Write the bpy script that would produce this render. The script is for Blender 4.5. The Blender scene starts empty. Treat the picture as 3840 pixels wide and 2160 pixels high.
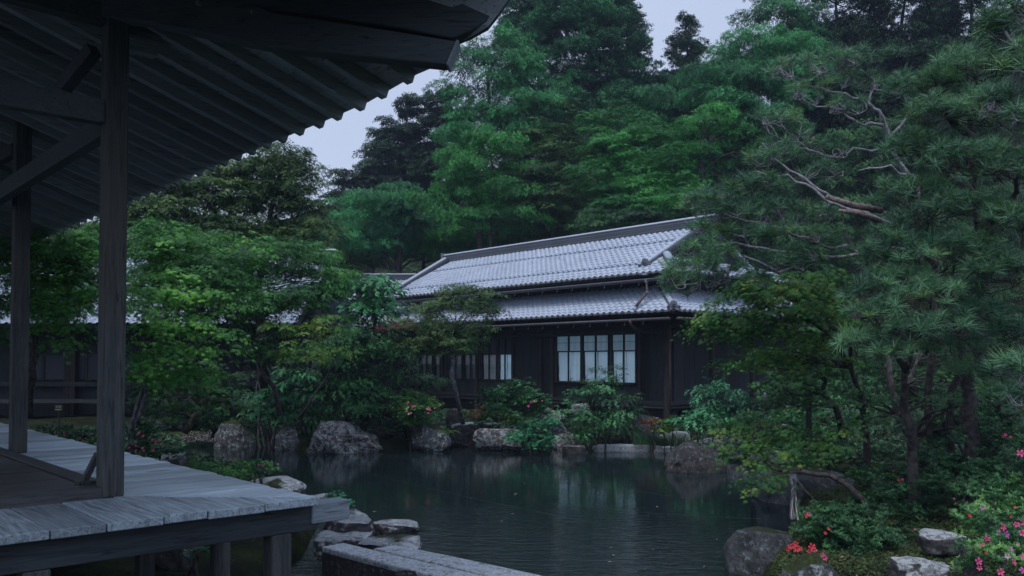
import bpy, math, random
import numpy as np
from mathutils import Vector, Matrix, noise as mnoise

R = math.radians
rnd = random.Random(7)
rng = np.random.default_rng(11)
SC = bpy.context.scene
COL = SC.collection

# ------------------------------------------------------------------ camera
F = 3180.0                      # focal length in pixels of the 3840 px wide photograph
TILT = R(1.5)
SHIFT = 275.0 - F * math.tan(TILT)
EYE = Vector((0, 0, 1.8))
cam_d = bpy.data.cameras.new('camera')
cam = bpy.data.objects.new('camera', cam_d)
COL.objects.link(cam)
cam.location = EYE
cam.rotation_euler = (math.pi / 2 + TILT, 0, 0)
cam_d.sensor_width = 36
cam_d.lens = F / 3840 * 36
cam_d.shift_y = SHIFT / 3840
cam_d.clip_start = 0.05
cam_d.clip_end = 2000
SC.camera = cam

# ------------------------------------------------------------------ world, sun, exposure
W = bpy.data.worlds.new('World')
SC.world = W
W.use_nodes = True
wn = W.node_tree
wn.nodes.clear()
w_out = wn.nodes.new('ShaderNodeOutputWorld')
w_bg = wn.nodes.new('ShaderNodeBackground')
w_bg2 = wn.nodes.new('ShaderNodeBackground')
w_add = wn.nodes.new('ShaderNodeAddShader')
sky = wn.nodes.new('ShaderNodeTexSky')
sky.sky_type = 'NISHITA'
sky.sun_disc = False
sky.sun_elevation = R(62)
sky.sun_rotation = R(205)
sky.dust_density = 3.0
w_bg.inputs['Strength'].default_value = 0.05 * 0.7
wn.links.new(sky.outputs[0], w_bg.inputs['Color'])
# the closed cloud deck: a pale lavender grey, very slightly uneven
tc = wn.nodes.new('ShaderNodeTexCoord')
nz = wn.nodes.new('ShaderNodeTexNoise')
nz.inputs['Scale'].default_value = 1.6
nz.inputs['Detail'].default_value = 3
wn.links.new(tc.outputs['Generated'], nz.inputs['Vector'])
cr = wn.nodes.new('ShaderNodeValToRGB')
cr.color_ramp.elements[0].position = 0.3
cr.color_ramp.elements[0].color = (0.435, 0.505, 0.675, 1)
cr.color_ramp.elements[1].position = 0.75
cr.color_ramp.elements[1].color = (0.505, 0.575, 0.745, 1)
wn.links.new(nz.outputs['Fac'], cr.inputs['Fac'])
wn.links.new(cr.outputs['Color'], w_bg2.inputs['Color'])
w_bg2.inputs['Strength'].default_value = 1.0
wn.links.new(w_bg.outputs[0], w_add.inputs[0])
wn.links.new(w_bg2.outputs[0], w_add.inputs[1])
wn.links.new(w_add.outputs[0], w_out.inputs['Surface'])

sun_d = bpy.data.lights.new('sun', 'SUN')
sun = bpy.data.objects.new('sun', sun_d)
COL.objects.link(sun)
sun_d.energy = 1.5
sun_d.angle = R(24)
sun_d.color = (1.0, 0.97, 0.92)
sun.rotation_euler = (R(28), 0, R(-25))

SC.view_settings.view_transform = 'Standard'
SC.view_settings.look = 'None'
SC.view_settings.gamma = 1
SC.view_settings.use_curve_mapping = False
SC.view_settings.exposure = 0.0
SC.render.engine = 'CYCLES'
SC.cycles.use_denoising = True
SC.cycles.max_bounces = 6
SC.cycles.diffuse_bounces = 3
SC.cycles.glossy_bounces = 3
SC.cycles.transmission_bounces = 3
SC.cycles.transparent_max_bounces = 8
SC.cycles.caustics_reflective = False
SC.cycles.caustics_refractive = False
SC.cycles.sample_clamp_indirect = 4
SC.render.film_transparent = False

# ------------------------------------------------------------------ pixel <-> place
FW = Vector((0, math.cos(TILT), math.sin(TILT)))
UPV = Vector((0, -math.sin(TILT), math.cos(TILT)))
def ray(px, py):
    return Vector((1, 0, 0)) * ((px - 1920) / F) + UPV * ((1080 - py + SHIFT) / F) + FW
def P(px, py, D):                       # the point seen at a pixel of the photo, D metres ahead
    d = ray(px, py); return EYE + d * (D / d.y)
def Pz(px, py, z):
    d = ray(px, py); return EYE + d * ((z - EYE.z) / d.z)
UA = R(42.3)
U = Vector((-math.sin(UA), math.cos(UA), 0))    # long axis of veranda and house (recedes to the left)
V = Vector((math.cos(UA), math.sin(UA), 0))     # their cross axis (recedes to the right)
Z = Vector((0, 0, 1))
def H(u, v, z=0.0):
    return U * u + V * v + Z * z
def Pv(px, py, a):                      # on the vertical plane v = a
    d = ray(px, py); return EYE + d * (a / d.dot(V))
def Pu(px, py, a):
    d = ray(px, py); return EYE + d * (a / d.dot(U))
def uv(p): return (p.dot(U), p.dot(V), p.z)
def mpp(D): return D / F                # metres per photo pixel at depth D

# ------------------------------------------------------------------ object helpers
ORG = {}
def tag(o, label=None, cat=None, group=None, kind=None):
    if label: o['label'] = label
    if cat: o['category'] = cat
    if group: o['group'] = group
    if kind: o['kind'] = kind
    return o
def thing(name, label, cat, loc=(0, 0, 0), group=None, kind=None):
    o = bpy.data.objects.new(name, None)
    COL.objects.link(o)
    o.location = Vector(loc)
    o.empty_display_size = 0.2
    ORG[o.name] = Vector(loc)
    return tag(o, label, cat, group, kind)
def link(name, me, parent=None, kind=None, loc=None, mat4=None):
    o = bpy.data.objects.new(name, me)
    COL.objects.link(o)
    if parent is not None:
        o.parent = parent
        ORG[o.name] = ORG[parent.name]
    else:
        ORG[o.name] = Vector(loc) if loc is not None else Vector((0, 0, 0))
        o.location = ORG[o.name]
    if mat4 is not None:
        m = mat4.copy(); m.translation = m.translation - ORG[o.name] if parent is not None else m.translation
        o.matrix_local = m
    if kind: o['kind'] = kind
    return o

class MB:
    """collects geometry in world space"""
    def __init__(s): s.v = []; s.f = []; s.n = 0
    def add(s, v, f):
        s.v.extend(v); s.f.extend([tuple(i + s.n for i in q) for q in f]); s.n += len(v)
    def box(s, c, ax, ay, az):          # centre and three half vectors
        c = Vector(c)
        v = [c + ax * i + ay * j + az * k for i in (-1, 1) for j in (-1, 1) for k in (-1, 1)]
        f = [(0, 1, 3, 2), (4, 6, 7, 5), (0, 4, 5, 1), (2, 3, 7, 6), (0, 2, 6, 4), (1, 5, 7, 3)]
        if ax.cross(ay).dot(az) < 0: f = [tuple(reversed(q)) for q in f]
        s.add(v, f); return s
    def beam(s, p0, p1, w, h, side=None, top=False):   # square timber from p0 to p1; top: the points lie on its top face
        p0, p1 = Vector(p0), Vector(p1)
        d = (p1 - p0)
        if side is None: side = d.cross(Z).normalized() if abs(d.normalized().z) < .95 else Vector((1, 0, 0))
        side = (side - d.normalized() * side.dot(d.normalized())).normalized()
        up = side.cross(d).normalized()
        if up.z < 0: up = -up
        c = (p0 + p1) / 2
        if top: c = c - up * h / 2
        return s.box(c, d / 2, side * (w / 2), up * (h / 2))
    def prism(s, poly, h):              # polygon (list of world points) extruded down by h
        n = len(poly); poly = [Vector(p) for p in poly]
        nrm = Vector((0, 0, 0))
        for i in range(n): nrm += poly[i].cross(poly[(i + 1) % n])
        if nrm.z < 0: poly.reverse()
        v = poly + [p - Z * h for p in poly]
        f = [tuple(range(n)), tuple(range(2 * n - 1, n - 1, -1))]
        f += [(i, i + n, (i + 1) % n + n, (i + 1) % n) for i in range(n)]
        s.add(v, f); return s
    def tube(s, pts, rad, n=6, cap=True):
        pts = [Vector(p) for p in pts]
        if not hasattr(rad, '__len__'): rad = [rad] * len(pts)
        prev = None; rings = []
        for i, p in enumerate(pts):
            t = (pts[min(i + 1, len(pts) - 1)] - pts[max(i - 1, 0)]).normalized()
            if prev is None:
                a = t.cross(Z if abs(t.z) < .9 else Vector((1, 0, 0))).normalized()
            else:
                a = (prev - t * prev.dot(t)).normalized()
            prev = a; b = t.cross(a)
            rings.append([p + (a * math.cos(k * 2 * math.pi / n) + b * math.sin(k * 2 * math.pi / n)) * rad[i] for k in range(n)])
        v = [q for r in rings for q in r]; f = []
        for i in range(len(pts) - 1):
            for k in range(n):
                k2 = (k + 1) % n
                f.append((i * n + k, i * n + k2, (i + 1) * n + k2, (i + 1) * n + k))
        if cap:
            f.append(tuple(range(n - 1, -1, -1))); f.append(tuple(range((len(pts) - 1) * n, len(pts) * n)))
        s.add(v, f); return s
    def build(s, name, mat, parent=None, kind=None, loc=None, smooth=False, bevel=0):
        org = ORG[parent.name] if parent is not None else (Vector(loc) if loc is not None else Vector((0, 0, 0)))
        me = bpy.data.meshes.new(name)
        me.from_pydata([tuple(Vector(p) - org) for p in s.v], [], s.f)
        if mat is not None: me.materials.append(mat)
        if smooth: me.polygons.foreach_set('use_smooth', [True] * len(me.polygons))
        me.update()
        o = link(name, me, parent, kind, loc)
        if bevel:
            m = o.modifiers.new('bevel', 'BEVEL'); m.width = bevel; m.segments = 1; m.limit_method = 'ANGLE'
        return o

# ------------------------------------------------------------------ materials
def mat(name):
    m = bpy.data.materials.new(name); m.use_nodes = True
    nt = m.node_tree; nt.nodes.clear()
    out = nt.nodes.new('ShaderNodeOutputMaterial'); b = nt.nodes.new('ShaderNodeBsdfPrincipled')
    nt.links.new(b.outputs[0], out.inputs['Surface'])
    return m, nt, b, out
def N(nt, t, **kw):
    n = nt.nodes.new(t)
    for k, v in kw.items():
        if k in n.inputs: n.inputs[k].default_value = v
        else: setattr(n, k, v)
    return n
def ramp(nt, fac, stops):
    r = nt.nodes.new('ShaderNodeValToRGB')
    e = r.color_ramp.elements
    while len(e) < len(stops): e.new(0.5)
    for i, (p, c) in enumerate(stops):
        e[i].position = p; e[i].color = (c[0], c[1], c[2], 1)
    nt.links.new(fac, r.inputs['Fac'])
    return r.outputs['Color']
def mixc(nt, fac, a, b, mode='MIX'):
    m = nt.nodes.new('ShaderNodeMix'); m.data_type = 'RGBA'; m.blend_type = mode
    def put(i, x):
        if isinstance(x, (int, float)): m.inputs[i].default_value = x
        elif isinstance(x, (tuple, list)): m.inputs[i].default_value = (x[0], x[1], x[2], 1)
        else: nt.links.new(x, m.inputs[i])
    put(0, fac); put(6, a); put(7, b)
    return m.outputs[2]
def axis_coord(nt, ang, sx, sy, sz):
    """object coordinates turned so that x runs along the grain"""
    g = nt.nodes.new('ShaderNodeNewGeometry')
    mp = nt.nodes.new('ShaderNodeMapping'); mp.vector_type = 'TEXTURE'
    mp.inputs['Rotation'].default_value = (0, 0, ang)
    nt.links.new(g.outputs['Position'], mp.inputs['Vector'])
    m2 = nt.nodes.new('ShaderNodeMapping'); m2.inputs['Scale'].default_value = (sx, sy, sz)
    nt.links.new(mp.outputs[0], m2.inputs['Vector'])
    return m2.outputs[0]
def wood(name, c1, c2, ang=0.0, vertical=False, rough=0.75, bump=0.35, spec=0.3, contrast=(0.35, 0.65), streak=None):
    cool = lambda c: (c[0] * .84, c[1] * .98, c[2])
    c1, c2 = cool(c1), cool(c2); streak = cool(streak) if streak else None
    m, nt, b, out = mat(name)
    sc = (14, 14, 0.9) if vertical else (0.9, 16, 16)
    co = axis_coord(nt, ang, *sc)
    oi = nt.nodes.new('ShaderNodeObjectInfo')
    off = nt.nodes.new('ShaderNodeVectorMath'); off.operation = 'ADD'
    sc_ = nt.nodes.new('ShaderNodeVectorMath'); sc_.operation = 'SCALE'; sc_.inputs['Scale'].default_value = 37.0
    cb = nt.nodes.new('ShaderNodeCombineXYZ')
    for i in range(3): nt.links.new(oi.outputs['Random'], cb.inputs[i])
    nt.links.new(cb.outputs[0], sc_.inputs[0]); nt.links.new(co, off.inputs[0]); nt.links.new(sc_.outputs[0], off.inputs[1])
    n1 = N(nt, 'ShaderNodeTexNoise', Scale=2.4, Detail=8.0, Roughness=0.75, Distortion=0.9)
    n5 = N(nt, 'ShaderNodeTexNoise', Scale=5.5, Detail=2.0, Roughness=0.5, Distortion=0.4); nt.links.new(off.outputs[0], n5.inputs['Vector'])
    nt.links.new(off.outputs[0], n1.inputs['Vector'])
    n2 = N(nt, 'ShaderNodeTexNoise', Scale=0.9, Detail=3.0)
    g = nt.nodes.new('ShaderNodeNewGeometry'); nt.links.new(g.outputs['Position'], n2.inputs['Vector'])
    col = ramp(nt, n1.outputs['Fac'], [(contrast[0], c1), (contrast[1], c2)])
    hv = N(nt, 'ShaderNodeHueSaturation')
    mr = N(nt, 'ShaderNodeMapRange'); mr.inputs['To Min'].default_value = 0.68; mr.inputs['To Max'].default_value = 1.28
    nt.links.new(oi.outputs['Random'], mr.inputs['Value']); nt.links.new(mr.outputs[0], hv.inputs['Value'])
    nt.links.new(col, hv.inputs['Color'])
    col = hv.outputs['Color']
    col = mixc(nt, ramp(nt, n2.outputs['Fac'], [(0.42, (0, 0, 0)), (0.62, (1, 1, 1))]), col, mixc(nt, 0.5, col, streak or c1))
    col = mixc(nt, ramp(nt, n5.outputs['Fac'], [(0.30, (.75, .75, .75)), (0.40, (0, 0, 0))]), col, (c1[0] * .3, c1[1] * .3, c1[2] * .3))
    nt.links.new(col, b.inputs['Base Color'])
    b.inputs['Roughness'].default_value = rough
    b.inputs['Specular IOR Level'].default_value = spec
    bp = N(nt, 'ShaderNodeBump', Strength=bump, Distance=0.006)
    nt.links.new(n1.outputs['Fac'], bp.inputs['Height']); nt.links.new(bp.outputs[0], b.inputs['Normal'])
    return m
def stone(name, base, dark, lichen, patch, worn=None, moss=None, moss_amt=0.5, lich=(0.56, 0.62), rough=0.8, bump=1.0, scale=3.0):
    cool = lambda c: (c[0] * .92, c[1] * .99, c[2]) if c else None
    base, dark, lichen, patch, worn = map(cool, (base, dark, lichen, patch, worn))
    m, nt, b, out = mat(name)
    g = nt.nodes.new('ShaderNodeNewGeometry')
    oi = nt.nodes.new('ShaderNodeObjectInfo')
    n1 = N(nt, 'ShaderNodeTexNoise', Scale=scale, Detail=10.0, Roughness=0.74, Distortion=0.3)
    n2 = N(nt, 'ShaderNodeTexNoise', Scale=scale * 3.6, Detail=7.0, Roughness=0.7, Distortion=0.5)
    n3 = N(nt, 'ShaderNodeTexNoise', Scale=scale * 14, Detail=3.0, Roughness=0.7)
    n4 = N(nt, 'ShaderNodeTexNoise', Scale=scale * 0.6, Detail=3.0)
    vo = N(nt, 'ShaderNodeTexVoronoi', Scale=scale * 1.7); vo.feature = 'DISTANCE_TO_EDGE'
    for n in (n1, n2, n3, n4): nt.links.new(g.outputs['Position'], n.inputs['Vector'])
    dv = nt.nodes.new('ShaderNodeVectorMath'); dv.operation = 'ADD'
    nt.links.new(g.outputs['Position'], dv.inputs[0]); nt.links.new(n1.outputs['Color'], dv.inputs[1]); nt.links.new(dv.outputs[0], vo.inputs['Vector'])
    col = ramp(nt, n1.outputs['Fac'], [(0.34, dark), (0.5, base), (0.68, patch)])
    col = mixc(nt, ramp(nt, n2.outputs['Fac'], [(lich[0], (0, 0, 0)), (lich[1], (1, 1, 1))]), col, lichen)
    col = mixc(nt, ramp(nt, n3.outputs['Fac'], [(0.35, (0.55, 0.55, 0.55)), (0.65, (0, 0, 0))]), col, mixc(nt, 0.5, col, dark))
    if worn:                    # paler upper faces: sky light painted in together with wear
        sw = nt.nodes.new('ShaderNodeSeparateXYZ'); nt.links.new(g.outputs['Normal'], sw.inputs[0])
        aw = nt.nodes.new('ShaderNodeMath'); aw.operation = 'MULTIPLY_ADD'; aw.inputs[1].default_value = 1.0
        hw = nt.nodes.new('ShaderNodeMath'); hw.operation = 'MULTIPLY_ADD'; hw.inputs[1].default_value = 1.3; hw.inputs[2].default_value = -.65
        nt.links.new(n2.outputs['Fac'], hw.inputs[0]); nt.links.new(sw.outputs['Z'], aw.inputs[0]); nt.links.new(hw.outputs[0], aw.inputs[2])
        col = mixc(nt, ramp(nt, aw.outputs[0], [(0.38, (0, 0, 0)), (0.62, (1, 1, 1))]), col, mixc(nt, n3.outputs['Fac'], worn, (worn[0] * .62, worn[1] * .62, worn[2] * .62)))
    if moss:
        sx = nt.nodes.new('ShaderNodeSeparateXYZ'); nt.links.new(g.outputs['Normal'], sx.inputs[0])
        mm = nt.nodes.new('ShaderNodeMath'); mm.operation = 'MULTIPLY'
        nt.links.new(sx.outputs['Z'], mm.inputs[0]); nt.links.new(n4.outputs['Fac'], mm.inputs[1])
        f = ramp(nt, mm.outputs[0], [(0.60 - moss_amt * 0.45, (0, 0, 0)), (0.66 - moss_amt * 0.45, (1, 1, 1))])
        col = mixc(nt, f, col, mixc(nt, n3.outputs['Fac'], moss, (moss[0] * .4, moss[1] * .4, moss[2] * .4)))
    nt.links.new(col, b.inputs['Base Color'])
    b.inputs['Roughness'].default_value = rough
    b.inputs['Specular IOR Level'].default_value = 0.35
    mx = nt.nodes.new('ShaderNodeMath'); mx.operation = 'ADD'
    s3 = nt.nodes.new('ShaderNodeMath'); s3.operation = 'MULTIPLY'; s3.inputs[1].default_value = 0.25
    nt.links.new(n3.outputs['Fac'], s3.inputs[0]); nt.links.new(n1.outputs['Fac'], mx.inputs[0]); nt.links.new(s3.outputs[0], mx.inputs[1])
    ck = nt.nodes.new('ShaderNodeMath'); ck.operation = 'MINIMUM'; ck.inputs[1].default_value = 0.06
    nt.links.new(vo.outputs['Distance'], ck.inputs[0])
    m2 = nt.nodes.new('ShaderNodeMath'); m2.operation = 'MULTIPLY_ADD'; m2.inputs[1].default_value = 3.0
    nt.links.new(ck.outputs[0], m2.inputs[0]); nt.links.new(mx.outputs[0], m2.inputs[2])
    bp = N(nt, 'ShaderNodeBump', Strength=bump, Distance=0.05)
    nt.links.new(m2.outputs[0], bp.inputs['Height']); nt.links.new(bp.outputs[0], b.inputs['Normal'])
    return m
def plain(name, c, rough=0.6, spec=0.3, metal=0.0, vary=0.15, scale=6.0, bump=0.0):
    m, nt, b, out = mat(name)
    g = nt.nodes.new('ShaderNodeNewGeometry')
    n = N(nt, 'ShaderNodeTexNoise', Scale=scale, Detail=5.0, Roughness=0.6)
    nt.links.new(g.outputs['Position'], n.inputs['Vector'])
    lo = tuple(x * (1 - vary) for x in c); hi = tuple(min(1, x * (1 + vary)) for x in c)
    nt.links.new(ramp(nt, n.outputs['Fac'], [(0.35, lo), (0.65, hi)]), b.inputs['Base Color'])
    b.inputs['Roughness'].default_value = rough; b.inputs['Specular IOR Level'].default_value = spec
    b.inputs['Metallic'].default_value = metal
    if bump:
        bp = N(nt, 'ShaderNodeBump', Strength=bump, Distance=0.01)
        nt.links.new(n.outputs['Fac'], bp.inputs['Height']); nt.links.new(bp.outputs[0], b.inputs['Normal'])
    return m
def leafmat(name, c_dark, c_mid, c_light, rough=0.45, trans=0.25, big=0.7, spec=0.35):
    c_dark, c_mid, c_light = [tuple(min(.6, x * k_) for x in c) for c, k_ in ((c_dark, .9), (c_mid, 1.2), (c_light, 1.75))]
    m, nt, b, out = mat(name)
    oi = nt.nodes.new('ShaderNodeObjectInfo')
    g = nt.nodes.new('ShaderNodeNewGeometry')
    n = N(nt, 'ShaderNodeTexNoise', Scale=big, Detail=3.0)
    nt.links.new(g.outputs['Position'], n.inputs['Vector'])
    mx = nt.nodes.new('ShaderNodeMath'); mx.operation = 'MULTIPLY_ADD'; mx.inputs[1].default_value = 0.5
    m3 = nt.nodes.new('ShaderNodeMath'); m3.operation = 'MULTIPLY_ADD'; m3.inputs[1].default_value = 2.0; m3.inputs[2].default_value = -0.75
    nt.links.new(n.outputs['Fac'], m3.inputs[0])
    nt.links.new(oi.outputs['Random'], mx.inputs[0]); nt.links.new(m3.outputs[0], mx.inputs[2])
    m4 = nt.nodes.new('ShaderNodeMath'); m4.operation = 'MULTIPLY_ADD'; m4.inputs[1].default_value = 0.25
    nt.links.new(g.outputs['Random Per Island'], m4.inputs[0]); nt.links.new(mx.outputs[0], m4.inputs[2])
    col = ramp(nt, m4.outputs[0], [(0.1, c_dark), (0.6, c_mid), (1.0, c_light)])
    nt.links.new(col, b.inputs['Base Color'])
    b.inputs['Roughness'].default_value = rough; b.inputs['Specular IOR Level'].default_value = spec
    tr = nt.nodes.new('ShaderNodeBsdfTranslucent'); ms = nt.nodes.new('ShaderNodeMixShader')
    ms.inputs[0].default_value = trans
    nt.links.new(mixc(nt, 0.5, col, (0.07, 0.20, 0.04), 'MIX') if trans > 0.2 else col, tr.inputs['Color'])
    nt.links.new(b.outputs[0], ms.inputs[1]); nt.links.new(tr.outputs[0], ms.inputs[2])
    nt.links.new(ms.outputs[0], out.inputs['Surface'])
    return m

ANG_U = math.atan2(U.y, U.x); ANG_V = math.atan2(V.y, V.x)
M = {}
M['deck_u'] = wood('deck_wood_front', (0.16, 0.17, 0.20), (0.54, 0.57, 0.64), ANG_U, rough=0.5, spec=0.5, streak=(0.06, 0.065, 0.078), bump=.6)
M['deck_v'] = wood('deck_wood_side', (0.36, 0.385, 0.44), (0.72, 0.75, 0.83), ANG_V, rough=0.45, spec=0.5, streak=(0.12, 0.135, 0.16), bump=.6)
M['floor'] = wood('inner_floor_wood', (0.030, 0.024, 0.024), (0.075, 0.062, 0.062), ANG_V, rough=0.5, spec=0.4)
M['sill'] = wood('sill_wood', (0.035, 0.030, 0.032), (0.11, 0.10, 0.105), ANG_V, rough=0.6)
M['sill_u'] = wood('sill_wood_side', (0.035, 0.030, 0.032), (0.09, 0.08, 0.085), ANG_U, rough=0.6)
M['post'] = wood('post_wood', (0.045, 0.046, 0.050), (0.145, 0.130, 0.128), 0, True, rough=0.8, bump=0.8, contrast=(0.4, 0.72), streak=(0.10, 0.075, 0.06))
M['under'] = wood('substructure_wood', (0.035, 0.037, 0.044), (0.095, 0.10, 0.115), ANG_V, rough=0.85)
M['beamend'] = wood('beam_end_wood', (0.20, 0.21, 0.24), (0.46, 0.48, 0.54), ANG_V, rough=0.7)
M['rafter'] = wood('rafter_wood', (0.26, 0.265, 0.295), (0.38, 0.385, 0.425), ANG_V, rough=0.85)
M['soffit'] = wood('soffit_wood', (0.26, 0.265, 0.29), (0.38, 0.385, 0.42), ANG_U, rough=0.9)
M['hip'] = wood('hip_wood', (0.065, 0.07, 0.08), (0.11, 0.115, 0.13), 0, rough=0.85)
M['house'] = wood('house_wall_wood', (0.022, 0.024, 0.028), (0.052, 0.052, 0.058), 0, True, rough=0.8, streak=(0.03, 0.024, 0.025))
M['housebeam'] = wood('house_beam_wood', (0.022, 0.023, 0.026), (0.07, 0.066, 0.068), ANG_U, rough=0.75)
M['housepost'] = wood('house_post_wood', (0.022, 0.017, 0.017), (0.09, 0.068, 0.058), 0, True, rough=0.75)
M['moss_ground'] = None
M['gutter'] = plain('gutter_copper', (0.05, 0.042, 0.045), 0.45, 0.5, 0.3)
M['metal'] = plain('pale_metal', (0.35, 0.40, 0.50), 0.35, 0.5, 0.6)
M['pipe'] = plain('copper_pipe', (0.085, 0.060, 0.055), 0.5, 0.4, 0.3)
M['curtain'] = plain('curtain_cloth', (0.80, 0.86, 0.88), 0.9, 0.1, 0, 0.08, 3)
M['curtain_half_shaded'] = plain('curtain_cloth_half_shaded', (.50, .55, .56), .9, .1, 0, .08, 3); M['curtain_shaded'] = plain('curtain_cloth_shaded', (.17, .20, .22), .9, .1, 0, .1, 3)  # darker copies: tree shade over the left windows painted into the cloth
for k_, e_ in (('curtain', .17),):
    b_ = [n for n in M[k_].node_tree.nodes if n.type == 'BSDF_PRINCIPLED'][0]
    b_.inputs['Emission Color'].default_value = (.30, .58, .85, 1); b_.inputs['Emission Strength'].default_value = e_  # added glow in the cloth imitates daylight coming through from behind
M['paper'] = plain('shoji_paper', (0.065, 0.075, 0.09), 0.9, 0.1, 0, 0.05, 2)
M['lattice'] = plain('lattice_wood', (0.05, 0.05, 0.055), 0.8)
M['bark'] = plain('bark_dark', (0.060, 0.055, 0.055), 0.9, 0.2, 0, 0.6, 18, 0.8)
M['bark_grey'] = plain('bark_grey', (0.16, 0.165, 0.18), 0.9, 0.2, 0, 0.6, 14, 0.8)
M['bark_pine'] = plain('bark_pine', (0.27, 0.265, 0.30), 0.9, 0.2, 0, 0.45, 20, 0.8)
M['bark_pine_red'] = plain('bark_pine_red', (0.20, 0.16, 0.165), 0.9, 0.2, 0, 0.5, 22, 0.8)
M['bamboo'] = plain('bamboo', (0.30, 0.25, 0.09), 0.5, 0.4)
M['iron'] = plain('dark_iron', (0.03, 0.032, 0.036), 0.5, 0.5)
M['wire'] = plain('pond_wire', (0.10, 0.115, 0.12), 0.4, 0.5)

def tile_mat(name, lo, hi):
    m, nt, b, out = mat(name)
    g = nt.nodes.new('ShaderNodeNewGeometry'); oi = nt.nodes.new('ShaderNodeObjectInfo')
    n = N(nt, 'ShaderNodeTexNoise', Scale=1.1, Detail=4.0); n2 = N(nt, 'ShaderNodeTexNoise', Scale=30.0, Detail=3.0)
    nt.links.new(g.outputs['Position'], n.inputs['Vector']); nt.links.new(g.outputs['Position'], n2.inputs['Vector'])
    a = nt.nodes.new('ShaderNodeMath'); a.operation = 'MULTIPLY_ADD'; a.inputs[1].default_value = 0.35
    nt.links.new(g.outputs['Random Per Island'], a.inputs[0]); nt.links.new(n.outputs['Fac'], a.inputs[2])
    c = ramp(nt, a.outputs[0], [(0.4, lo), (0.85, hi)])
    c = mixc(nt, 0.12, c, n2.outputs['Fac'], 'MULTIPLY')
    nt.links.new(c, b.inputs['Base Color'])
    b.inputs['Roughness'].default_value = 0.5; b.inputs['Specular IOR Level'].default_value = 0.45
    return m
M['tile'] = tile_mat('kawara_tile', (0.37, 0.44, 0.56), (0.45, 0.525, 0.655))
M['tile_dark'] = tile_mat('kawara_ornament', (0.085, 0.092, 0.11), (0.16, 0.17, 0.20))
M['ridge'] = tile_mat('kawara_ridge', (0.055, 0.064, 0.08), (0.11, 0.125, 0.15))

m, nt, b, out = mat('window_glass')
lw = N(nt, 'ShaderNodeLayerWeight', Blend=0.5); pw = nt.nodes.new('ShaderNodeMath'); pw.operation = 'POWER'; pw.inputs[1].default_value = 5
nt.links.new(lw.outputs['Facing'], pw.inputs[0]); fr = nt.nodes.new('ShaderNodeMath'); fr.operation = 'MULTIPLY_ADD'; fr.inputs[1].default_value = .9; fr.inputs[2].default_value = .03; nt.links.new(pw.outputs[0], fr.inputs[0]); gl = N(nt, 'ShaderNodeBsdfGlossy', Roughness=0.03); tr = nt.nodes.new('ShaderNodeBsdfTransparent'); ms = nt.nodes.new('ShaderNodeMixShader')
nt.links.new(fr.outputs[0], ms.inputs[0]); nt.links.new(tr.outputs[0], ms.inputs[1]); nt.links.new(gl.outputs[0], ms.inputs[2]); nt.links.new(ms.outputs[0], out.inputs['Surface'])
M['glass'] = m

m, nt, b, out = mat('pond_water')
g = nt.nodes.new('ShaderNodeNewGeometry')
mp = nt.nodes.new('ShaderNodeMapping'); mp.inputs['Scale'].default_value = (0.8, 2.4, 1.0); mp.inputs['Rotation'].default_value = (0, 0, R(6))
nt.links.new(g.outputs['Position'], mp.inputs['Vector'])
n1 = N(nt, 'ShaderNodeTexNoise', Scale=5.5, Detail=3.5, Roughness=0.55, Distortion=0.9)
n2 = N(nt, 'ShaderNodeTexNoise', Scale=0.5, Detail=2.0)
nt.links.new(mp.outputs[0], n1.inputs['Vector']); nt.links.new(g.outputs['Position'], n2.inputs['Vector'])
mul = nt.nodes.new('ShaderNodeMath'); mul.operation = 'MULTIPLY'
nt.links.new(n1.outputs['Fac'], mul.inputs[0])
# ripples grow towards the near middle of the pond, where a fish has stirred it
dist = nt.nodes.new('ShaderNodeVectorMath'); dist.operation = 'DISTANCE'; dist.inputs[1].default_value = (0.15, 7.6, 0)
nt.links.new(g.outputs['Position'], dist.inputs[0])
mr = N(nt, 'ShaderNodeMapRange'); mr.inputs['From Min'].default_value = 0.6; mr.inputs['From Max'].default_value = 3.4
mr.inputs['To Min'].default_value = 1.3; mr.inputs['To Max'].default_value = 0.09
nt.links.new(dist.outputs['Value'], mr.inputs['Value']); nt.links.new(mr.outputs[0], mul.inputs[1])
bp = N(nt, 'ShaderNodeBump', Strength=1.0, Distance=0.016)
nt.links.new(mul.outputs[0], bp.inputs['Height']); nt.links.new(bp.outputs[0], b.inputs['Normal'])
b.inputs['Base Color'].default_value = (0.010, 0.020, 0.022, 1)
b.inputs['Roughness'].default_value = 0.03; b.inputs['IOR'].default_value = 1.45
M['water'] = m

m, nt, b, out = mat('mossy_ground')
g = nt.nodes.new('ShaderNodeNewGeometry')
n1 = N(nt, 'ShaderNodeTexNoise', Scale=2.2, Detail=8.0, Roughness=0.7); n2 = N(nt, 'ShaderNodeTexNoise', Scale=40.0, Detail=4.0, Roughness=0.7)
nt.links.new(g.outputs['Position'], n1.inputs['Vector']); nt.links.new(g.outputs['Position'], n2.inputs['Vector'])
c = ramp(nt, n1.outputs['Fac'], [(0.38, (0.012, 0.012, 0.010)), (0.5, (0.020, 0.028, 0.012)), (0.66, (0.04, 0.055, 0.02))])
c = mixc(nt, 0.6, c, ramp(nt, n2.outputs['Fac'], [(0.3, (0.3, 0.3, 0.3)), (0.7, (1.3, 1.3, 1.3))]), 'MULTIPLY')
nt.links.new(c, b.inputs['Base Color']); b.inputs['Roughness'].default_value = 0.95; b.inputs['Specular IOR Level'].default_value = 0.1
bp = N(nt, 'ShaderNodeBump', Strength=0.8, Distance=0.03); nt.links.new(n2.outputs['Fac'], bp.inputs['Height']); nt.links.new(bp.outputs[0], b.inputs['Normal'])
M['ground'] = m

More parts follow.
